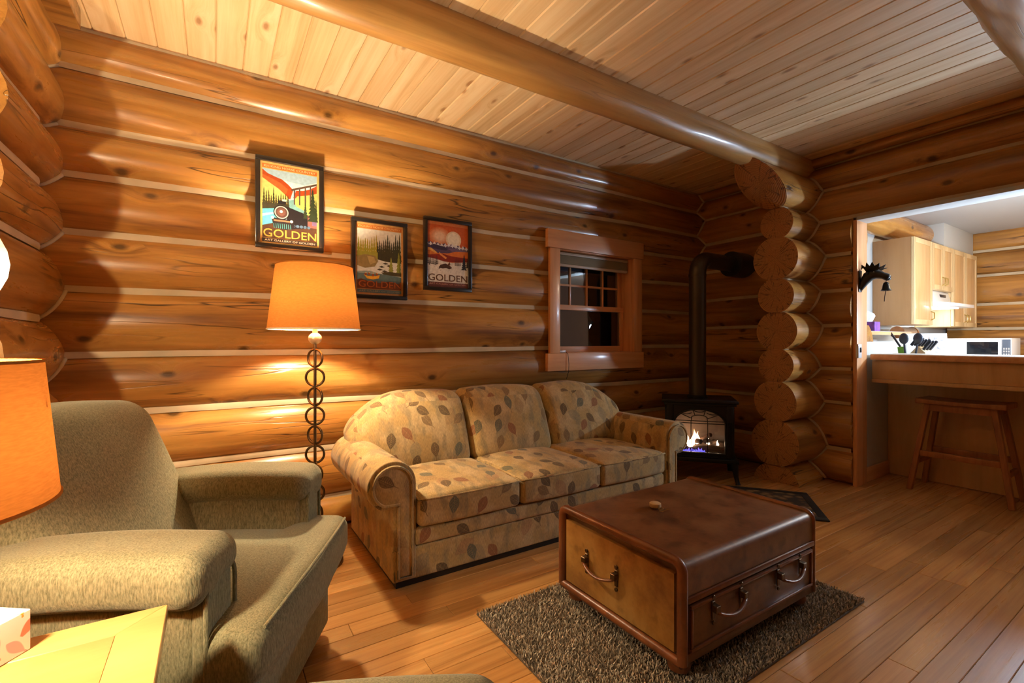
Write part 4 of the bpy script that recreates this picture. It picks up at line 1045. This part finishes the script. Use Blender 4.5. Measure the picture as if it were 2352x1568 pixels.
def poster_snow(p):
    p.rect(sr(224, 128, 72), 0, 0, 1, 1); p.rect(sr(206, 92, 40), .0, .935, 1, .955); p.rect(sr(210, 96, 44), 0, .55, 1, .935)
    for i in range(6): p.disc(sr(214+i*5, 120+i*16, 70+i*20), .30, .78, .26-.03*i, .14-.016*i)
    p.disc(sr(238, 214, 180), .64, .75, .19, .13); p.disc(sr(248, 236, 215), .64, .755, .15, .10)
    p.poly(sr(92, 72, 104), [(0, .52), (0, .66)]+[(i/12, .675+(.022 if i % 2 else -.012)-.035*i/12) for i in range(13)]+[(1, .52)])
    rnd = random.Random(4)
    for i in range(12):
        x = i/11.5; y = .70-.035*x+.012*rnd.uniform(-1, 1); p.poly(sr(232, 226, 230), [(x, y), (x-.05, y-.055), (x-.02, y-.045), (x+.005, y-.07), (x+.02, y-.045), (x+.055, y-.05)])
    p.poly(sr(58, 46, 74), [(.06, .62), (.16, .655), (.28, .64), (.40, .63), (.50, .60), (.46, .57), (.28, .575), (.12, .59)]); p.poly(sr(120, 98, 128), [(.5, .60), (.65, .615), (.85, .60), (1, .585), (1, .56), (.6, .565)])
    p.poly(sr(220, 122, 52), [(0, .60), (.1, .59), (.25, .52), (.5, .53), (.7, .57), (1, .58), (1, .46), (0, .46)]); p.poly(sr(240, 176, 96), [(0, .595), (.10, .59), (.24, .53), (.20, .515), (.08, .555), (0, .56)])
    p.poly(sr(150, 46, 28), [(0, .48), (.2, .50), (.35, .52), (.6, .49), (1, .48), (1, .42), (.6, .40), (.4, .40), (0, .44)]); p.poly(sr(236, 150, 80), [(.28, .54), (.48, .46), (.44, .44), (.3, .50)])
    p.poly(sr(236, 226, 214), [(0, .44), (.2, .43), (.4, .40), (.6, .39), (1, .42), (1, 0), (0, 0)]); rnd = random.Random(2)
    for i in range(9): p.tree(sr(60, 50, 50), .03+i*.028, .33+.02*rnd.random(), .03, .10+.05*rnd.random(), 4)
    for i in range(5): p.tree(sr(66, 54, 54), .68+i*.03, .35, .025, .10+.03*rnd.random(), 4)
    p.tree(sr(44, 44, 48), .90, .29, .15, .24, 7); p.tree(sr(50, 48, 50), .98, .33, .06, .16, 5)
    p.poly(sr(88, 58, 44), [(.27, .30), (.32, .345), (.44, .37), (.54, .345), (.60, .31), (.54, .285), (.46, .30), (.36, .29)]); p.poly(sr(110, 64, 44), [(.48, .345), (.54, .40), (.56, .35)]); p.poly(sr(64, 44, 38), [(.30, .30), (.26, .278), (.32, .29)])
    for i in range(14): p.disc(sr(196, 182, 170), rnd.random(), .22+.1*rnd.random(), .008)
    p.text(sr(112, 74, 52), 'GOLDEN', .03, .095, .98, .20, .008); p.rect(sr(110, 60, 48), 0, .02, 1, .078); p.rect(sr(96, 48, 40), 0, 0, 1, .02); p.text(sr(206, 150, 128), 'ART GALLERY OF GOLDEN', .05, .040, .95, .062, .008)
framed('framed_poster', 'black framed poster of a steam train under a viaduct', 0, 0, 0, 0, poster_train, .1725*H, .4877*H, 1.464*H, 1.915*H)
framed('framed_poster', 'black framed poster of a yellow raft on a river', 0, 0, 0, 0, poster_river, .629*H, .943*H, 1.237*H, 1.678*H)
framed('framed_poster', 'black framed poster of snowy mountains under an orange sky', 0, 0, 0, 0, poster_snow, 1.045*H, 1.361*H, 1.305*H, 1.742*H)
# blind in the window, small device on the sill
bz = WZ1-.012
blind = thing('roller_blind', 'rolled up olive blind inside the window head', 'blind', ((WX0+WX1)/2, YB+.05, bz))
hw = (WX1-WX0)/2-.012
link('head_rail', bx(-hw, hw, -.02, .02, -.022, 0, .003), M['blindrail'], blind); link('fabric', bx(-hw, hw, -.012, .012, -.095, -.023, .003), M['blind'], blind); link('bottom_rail', bx(-hw, hw, -.016, .016, -.118, -.096, .004), M['blindrail'], blind)
dvp = on_y(1291, 806, YB-.02)
dv = thing('window_sensor', 'small white device with a thin dark cord on the window sill', 'sensor', (dvp.x, YB-.010, WZ0+.0045))
link('case', bx(-.032, .032, -.022, .012, 0, .018, .004), M['white_gloss'], dv)
link('cord', MB().tube([(.022, -.024, .008), (.034, -.045, -.01), (.040, -.050, -.10), (.036, -.05, -.16), (.030, -.03, -.22)], .0022, 6).mesh(), M['black'], dv, smooth=180)

# =================================================================== KITCHEN
BZ = .912*H
bar = thing('breakfast_bar', 'white topped breakfast bar with wood apron and maple panel', 'counter', (4.60, 0.0, 0))
def bp(name, x0, x1, y0, y1, z0, z1, mat, bev=.003): return link(name, bx(x0-4.60, x1-4.60, y0, y1, z0, z1, bev), M[mat], bar)
bp('countertop', 4.60, 5.12, -1.6, JAMB_Y-.034, BZ-.018, BZ, 'counter'); bp('top_edge', 4.592, 4.612, -1.6, JAMB_Y-.034, BZ-.048, BZ-.004, 'casing_h')
bp('apron', 4.63, 4.655, -1.6, JAMB_Y-.034, .735*H, BZ-.049, 'maple'); bp('apron_lip', 4.618, 4.66, -1.6, JAMB_Y-.034, .735*H-.03, .735*H-.001, 'maple')
for i in range(3): bp('back_panel', 5.05, 5.075, JAMB_Y-.035-1.02*(i+1), JAMB_Y-(.037 if i else .001)-1.02*i, .004, BZ-.02, 'maple')
kc = thing('kitchen_counter', 'lower white kitchen worktop behind the breakfast bar', 'counter', (5.1, 0, 0))
link('worktop', MB().box(.03, .66, -1.6, JAMB_Y-.06, .875, .91).box(.03, 2.90, 1.52, 2.12, .875, .91).box(1.95, 2.90, -1.6, 1.52, .875, .91).mesh(.003), M['counter'], kc)
link('cabinet_body', MB().box(.04, .60, -1.55, JAMB_Y-.08, 0, .874).box(.04, 2.90, 1.58, 2.12, 0, .874).box(2.0, 2.90, -1.55, 1.57, 0, .874).mesh(), M['cabinet'], kc)
# stool
sx, sy = 4.17*H-.05, .985*H
stl = thing('bar_stool', 'reddish brown wooden stool tucked under the breakfast bar', 'stool', (sx, sy, 0))
zt = .62*H
def seatf(x, y, z): return (x, y, z - .010*(1-(y/.26)**2) if z > zt-.02 else z)
link('seat', soft_box(-.15, .15, -.255, .255, zt-.042, zt, .008, (6, 14, 2), seatf), M['stool'], stl, smooth=40)
for qx in (-1, 1):
    for qy in (-1, 1): link('leg', MB().bar((qx*.16, qy*.285, 0), (qx*.105, qy*.185, zt-.042), .042, .034, up=(0, 1, 0)).mesh(.003, 1), M['stool'], stl)
    link('rail', bx(qx*.112-.011, qx*.112+.011, -.19, .19, zt-.095, zt-.043), M['stool'], stl)
    link('stretcher', bx(qx*.138-.012, qx*.138+.012, -.225, .225, .275, .318), M['stool'], stl)
for qy in (-1, 1):
    link('stretcher', bx(-.135, .135, qy*.252-.011, qy*.252+.011, .205, .245), M['stool'], stl)
    link('rail', bx(-.10, .10, qy*.19-.010, qy*.19+.010, zt-.09, zt-.043), M['stool'], stl)
# upper cabinets, each unit a thing
CY_ = 1.805
def door(parent, x0, x1, z0, z1, hx=None, hz=None):
    d = link('door', bx(x0+.003, x1-.003, -.020, -.001, z0+.003, z1-.003, .003), M['cabinet'], parent)
    w_ = .055
    link('inset_panel', bx(x0+w_, x1-w_, -.0215, -.0195, z0+w_, z1-w_, .001), M['maple'], d)
    for q in ((x0+.004, x0+w_, z0+.004, z1-.004), (x1-w_, x1-.004, z0+.004, z1-.004), (x0+w_, x1-w_, z0+.004, z0+w_), (x0+w_, x1-w_, z1-w_, z1-.004)):
        link('door_rail', bx(q[0], q[1], -.027, -.0195, q[2], q[3], .0015), M['cabinet'], d)
    if hx is not None: link('handle', MB().tube([(hx, -.027, hz-.045), (hx, -.055, hz-.03), (hx, -.055, hz+.03), (hx, -.027, hz+.045)], .006, 8).mesh(), M['brass'], d)
    return d
def cabinet(x0, x1, z0, z1, doors, label, hand, side='cabinet'):
    c = thing('wall_cabinet', label, 'cabinet', (x0, CY_, z0))
    link('body', bx(0, x1-x0-.002, 0, 2.128-CY_, 0, z1-z0, .002), M[side], c)
    for i in range(doors):
        w_ = (x1-x0)/doors; door(c, w_*i, w_*(i+1), 0, z1-z0, *( (w_*(i+hand[i]), .10) if hand else (None, None)))
    return c
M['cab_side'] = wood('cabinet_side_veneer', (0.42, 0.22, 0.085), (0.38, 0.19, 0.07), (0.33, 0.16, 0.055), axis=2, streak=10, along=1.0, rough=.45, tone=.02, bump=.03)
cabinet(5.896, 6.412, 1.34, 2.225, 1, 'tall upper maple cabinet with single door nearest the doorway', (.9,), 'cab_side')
cabinet(6.414, 7.07, 1.725, 2.222, 2, 'short two-door maple cabinet above the range hood', (.88, .12))
cabinet(7.072, 7.93, 1.34, 2.22, 2, 'two-door maple cabinet against the kitchen log wall', (.88, .12))
hood = thing('range_hood', 'white range hood with a lit lamp below the short cabinet', 'range hood', (6.416, CY_, 1.54))
link('canopy', MB().prism([(.32, 0.03), (.32, .183), (.02, .183), (-.01, .06), (-.20, .03), (-.20, 0.0), (.32, 0.0)], 0, .652, 'x').mesh(.003), M['white_gloss'], hood)
link('lamp_lens', bx(.12, .53, -.10, .10, -.008, .0, .002), emit('hood_glow', (.86, .93, 1.0), E_HOOD), hood)
link('switch_plate', bx(.34, .52, .004, .012, .10, .15, .002), M['dark_handle'], hood)
# paper towel under the first cabinet
ptw = thing('towel_holder', 'brown wooden towel roll holder under the upper cabinet', 'holder', (5.93, 1.93, 1.34))
link('roll', MB().tube([(.03, 0, -.075), (.38, 0, -.075)], .055, 24).mesh(), plain('shadowed_roll', (.33, .20, .11), .8), ptw)  # paper towel; the brown is shadow under the cabinet put into its colour
for q in (0.0, .39): link('end_disc', MB().tube([(q, 0, -.075), (q+.018, 0, -.075)], .062, 24).mesh(), M['stool'], ptw)
# ledge, outlet, purple tissue box
lg = thing('wall_ledge', 'white ledge on the kitchen wall below the cabinet', 'ledge', (4.62, 1.86, 1.235))
link('board', bx(0, 1.28, -.06, .268, 0, .030, .004), M['counter'], lg); link('edging', bx(0, 1.28, -.068, -.061, -.004, .026, .002), M['casing_h'], lg)
pb = on_y(1999, 765, 1.86)
pt_ = thing('tissue_box', 'purple tissue box with a white tissue on the kitchen ledge', 'tissue box', (pb.x, 1.86, 1.2655))
link('carton', bx(-.06, .06, -.055, .055, 0, .085, .003), M['purple'], pt_)
link('tissue', MB().add([(-.045, 0, .085), (.04, 0, .085), (.055, -.02, .14), (-.02, .01, .19), (-.06, .02, .14), (0, -.03, .16)], [(0, 1, 2, 5), (0, 5, 3, 4), (5, 2, 3)]).mesh(), M['paper'], pt_, smooth=None)
ot = on_y(2008, 793, 2.128); 
otl = thing('outlet_plate', 'white double outlet plate on the kitchen wall', 'outlet', (ot.x, 2.128, ot.z-.05))
link('plate', bx(-.055, .055, -.008, 0, 0, .115, .003), M['white_gloss'], otl)
for q in (-.026, .026): link('socket', bx(q-.014, q+.014, -.011, -.008, .03, .085, .002), M['white'], otl)
# things on the lower counter, seen over the bar
kb = on_x(2112, 812, 5.42)
kn = thing('knife_block', 'light wood knife block with black handled knives', 'knife block', (5.42, kb.y, .911), math.radians(70))
link('block', MB().prism([(-.07, 0), (.07, 0), (.09, .10), (-.02, .22), (-.09, .16)], -.055, .055, 'y').mesh(.004), M['knifewood'], kn)
dirv = Vector((-.09, 0, .11)).normalized()
for i in range(3):
    for j in range(3):
        p0 = Vector((-.075+.05*i+.02, -.035+.035*j, .17+.022*i+.01)); link('knife', MB().bar(p0, p0+Vector((-.62, 0, .78))*(.105 - .01*i), .022, .016, up=(0, 1, 0)).mesh(.003, 1), M['dark_handle'], kn)
cbp = on_x(2132, 812, 5.60)
cb = thing('cutting_board', 'white printed cutting board leaning behind the knife block', 'cutting board', (5.60, cbp.y, .911), math.radians(-62))
link('board', MB().add([(-.15, 0, 0), (.15, 0, 0), (.15, .08, .335), (-.15, .08, .335), (-.15, .012, 0), (.15, .012, 0), (.15, .092, .335), (-.15, .092, .335)], [(0, 1, 2, 3), (5, 4, 7, 6), (0, 4, 5, 1), (1, 5, 6, 2), (2, 6, 7, 3), (3, 7, 4, 0)]).mesh(.003), M['white_gloss'], cb)
link('print', MB().add([(.02, .008, .06), (.13, .008, .06), (.13, .063, .30), (.02, .063, .30)], [(0, 1, 2, 3)]).mesh(), plain('board_print', (.55, .50, .52), .5, var=.6, bscale=300), cb)
utp = on_x(2068, 812, 5.38)
ut = thing('spatula', 'green spatula with a dark handle standing by the knife block', 'utensil', (5.38, utp.y, .911))
link('blade', MB().bar((0, -.025, .0), (0, .0, .21), .045, .012, up=(1, 0, 0)).mesh(.004), M['green'], ut); link('handle', MB().bar((0, 0, .21), (0, .075, .345), .016, .012, up=(1, 0, 0)).mesh(.003), M['dark_handle'], ut)
uq = on_x(2093, 812, 5.34)
for i, (lean, nm) in enumerate(((.02, 'dark ladle leaning between the spatula and the knife block'), (-.03, 'dark slotted spoon in front of the knife block'))):
    u_ = thing('kitchen_spoon', nm, 'utensil', (5.24+.03*i, uq.y-.035*i, .911), 0)
    link('handle', MB().tube([(0, 0, 0), (0, lean, .24)], .008, 8).mesh(), M['dark_handle'], u_); link('bowl', MB().ball((0, lean*1.15, .285), .012, .036, .05, 12, 8).mesh(), M['dark_handle'], u_, smooth=180)
# microwave on the counter by the end wall
ma = on_x(2165, 800, 7.2); mb_ = on_x(2324, 800, 7.2)
mw = thing('microwave', 'white microwave with dark door window and keypad', 'microwave', (7.2, (ma.y+mb_.y)/2, .912))
hw = (ma.y-mb_.y)/2
link('body', bx(0, .36, -hw, hw, .012, .295, .006), M['white_gloss'], mw)
link('door', bx(-.022, -.001, -hw+.075, hw*.28, .02, .288, .004), M['white_gloss'], mw)
link('window', bx(-.025, -.022, -hw+.10, hw*.24, .05, .255, .001), plain('dark_glass', (.01, .012, .016), .08), mw)
link('keypad', bx(-.012, -.001, -hw+.008, -hw+.068, .03, .28, .002), plain('keypad', (.10, .12, .16), .4), mw)
for i in range(5):
    for j in range(3): link('button', bx(-.015, -.0118, -hw+.014+.018*j, -hw+.026+.018*j, .05+.03*i, .07+.03*i, .001, 1), M['white'], mw)
for q in (-1, 1):
    for r_ in (.05, .31): link('foot', MB().lathe([(.012, 0), (.012, .013)], 10, (r_, q*(hw-.05), 0)).mesh(), M['black'], mw)
# ceiling lights of the kitchen (outside the frame)
kl = thing('ceiling_light', 'warm white kitchen ceiling light', 'light', (6.2, .05, 2.519))
link('rim', MB().lathe([(.16, -.001), (.165, -.03), (.15, -.035)], 32).mesh(), M['white_gloss'], kl); link('diffuser', MB().lathe([(.148, -.033), (.155, -.08), (.13, -.14), (.05, -.165)], 32).mesh(), emit('warm_diffuser', (1.0, .80, .56), E_KITCHEN_WARM), kl)
kl2 = thing('pendant_light', 'cool white pendant light hanging over the breakfast bar', 'light', (5.25, .60, 2.519))
link('canopy', MB().lathe([(.05, -.001), (.05, -.02), (.01, -.03)], 20).mesh(), M['black'], kl2); link('cord', MB().tube([(0, 0, -.03), (0, 0, -1.03)], .003, 8).mesh(), M['black'], kl2)
link('socket', MB().lathe([(.02, -1.03), (.024, -1.05), (.024, -1.07)], 16).mesh(), M['black'], kl2); link('globe', MB().ball((0, 0, -1.118), .05, .05, .05, 20, 12).mesh(), emit('cool_globe', COOL, E_KITCHEN_COOL), kl2, smooth=180)
# wall lamp of the alcove left of the armchair (outside the frame; its light rakes past the left log ends)
wlp = thing('reading_lamp', 'spot lamp with an added metal cone reflector on a slim stand in the alcove', 'lamp', (-1.02, 1.02, 0))
link('base', MB().lathe([(.12, 0), (.12, .012), (.02, .02)], 28).mesh(), M['lampmetal'], wlp); link('pole', MB().tube([(0, 0, .015), (0, 0, 1.46)], .009, 10).mesh(), M['lampmetal'], wlp)
bulb(wlp, 1.55, E_SCONCE, .030)
ax_ = Vector((.20, 1.0, .10)).normalized(); c0 = Vector((0, 0, 1.55))-ax_*.075
link('baffle', MB().tube([c0, c0+ax_*.02, c0+ax_*.07, c0+ax_*.21], [.022, .055, .085, .125], 32, cap=False).tube([c0-ax_*.002, c0+ax_*.001], .024, 16).mesh(), M['lampmetal'], wlp, smooth=60)  # added cone, shaped to keep this lamp's light off the right side

# =================================================================== ON THE DOOR POST
mp = on_y(1985, 640, JAMB_Y-.03)
ms = thing('moose_bell', 'black cast iron moose head bracket with hanging bell on the door post', 'bell', (JX0+.06, JAMB_Y-.031, mp.z))
S_ = .105
mh = MB()
mh.tube([(-.010, -.002, -.10), (-.010, -.012, -.075), (-.006, -.03, -.035), (.0, -.055, .005), (.004, -.085, .022), (.008, -.115, .018), (.012, -.15, .002), (.014, -.178, -.012), (.014, -.192, -.018)],
        [.014, .022, .032, .042, .043, .036, .027, .028, .017], 14)
mh.ball((.016, -.178, -.024), .018, .020, .015, 10, 7)
link('head', mh.mesh(), M['black'], ms, smooth=180)
link('wall_plate', bx(-.034, .014, -.007, 0, -.115, .06, .003), M['black'], ms)
for s in (-1, 1):
    an = MB().prism([(-.05, .04), (-.035, .075), (-.02, .060), (-.03, .10), (-.052, .078), (-.066, .112), (-.082, .082), (-.105, .112), (-.115, .080), (-.15, .098), (-.14, .066), (-.165, .066), (-.125, .046), (-.085, .036)], .004+s*.030-.005, .004+s*.030+.005, 'x')
    an.v = [(p[0]+s*(p[2]-.04)*.55, p[1], p[2]) for p in an.v]
    link('antler', an.mesh(.002, 1), M['black'], ms, smooth=40)
    link('ear', MB().ball((.004+s*.046, -.062, .030), .024, .010, .012, 10, 6).mesh(), M['black'], ms, smooth=180)
    link('eye', MB().ball((.004+s*.030, -.100, .034), .006, .006, .006, 8, 6).mesh(), M['white_gloss'], ms, smooth=180)
link('hook', MB().tube([(.018, -.165, -.02), (.018, -.168, -.035), (.018, -.165, -.048)], .0025, 6).mesh(), M['black'], ms)
bl = link('bell', MB().lathe([(.007, -.048), (.018, -.055), (.023, -.075), (.027, -.098), (.036, -.115), (.033, -.115), (.024, -.10)], 20, (.018, -.165, 0), cap=False).mesh(), M['black'], ms, smooth=60)
link('pull_cord', MB().tube([(.018, -.165, -.08), (.018, -.163, -.125), (.013, -.158, -.165), (.016, -.155, -.20)], .003, 6).mesh(), plain('leather_cord', (.10, .05, .03), .8), bl, smooth=180)
tpz = on_y(1960, 806, JAMB_Y)
tsw = thing('wall_switch', 'small white switch box on the log wall beside the opening', 'switch', (JX0-.010, JAMB_Y-.035, tpz.z-.055))
link('plate', bx(-.03, .03, -.022, .0, 0, .112, .004), M['white_gloss'], tsw); link('toggle', bx(-.004, .006, -.030, -.022, .045, .085, .002), M['dark_handle'], tsw)
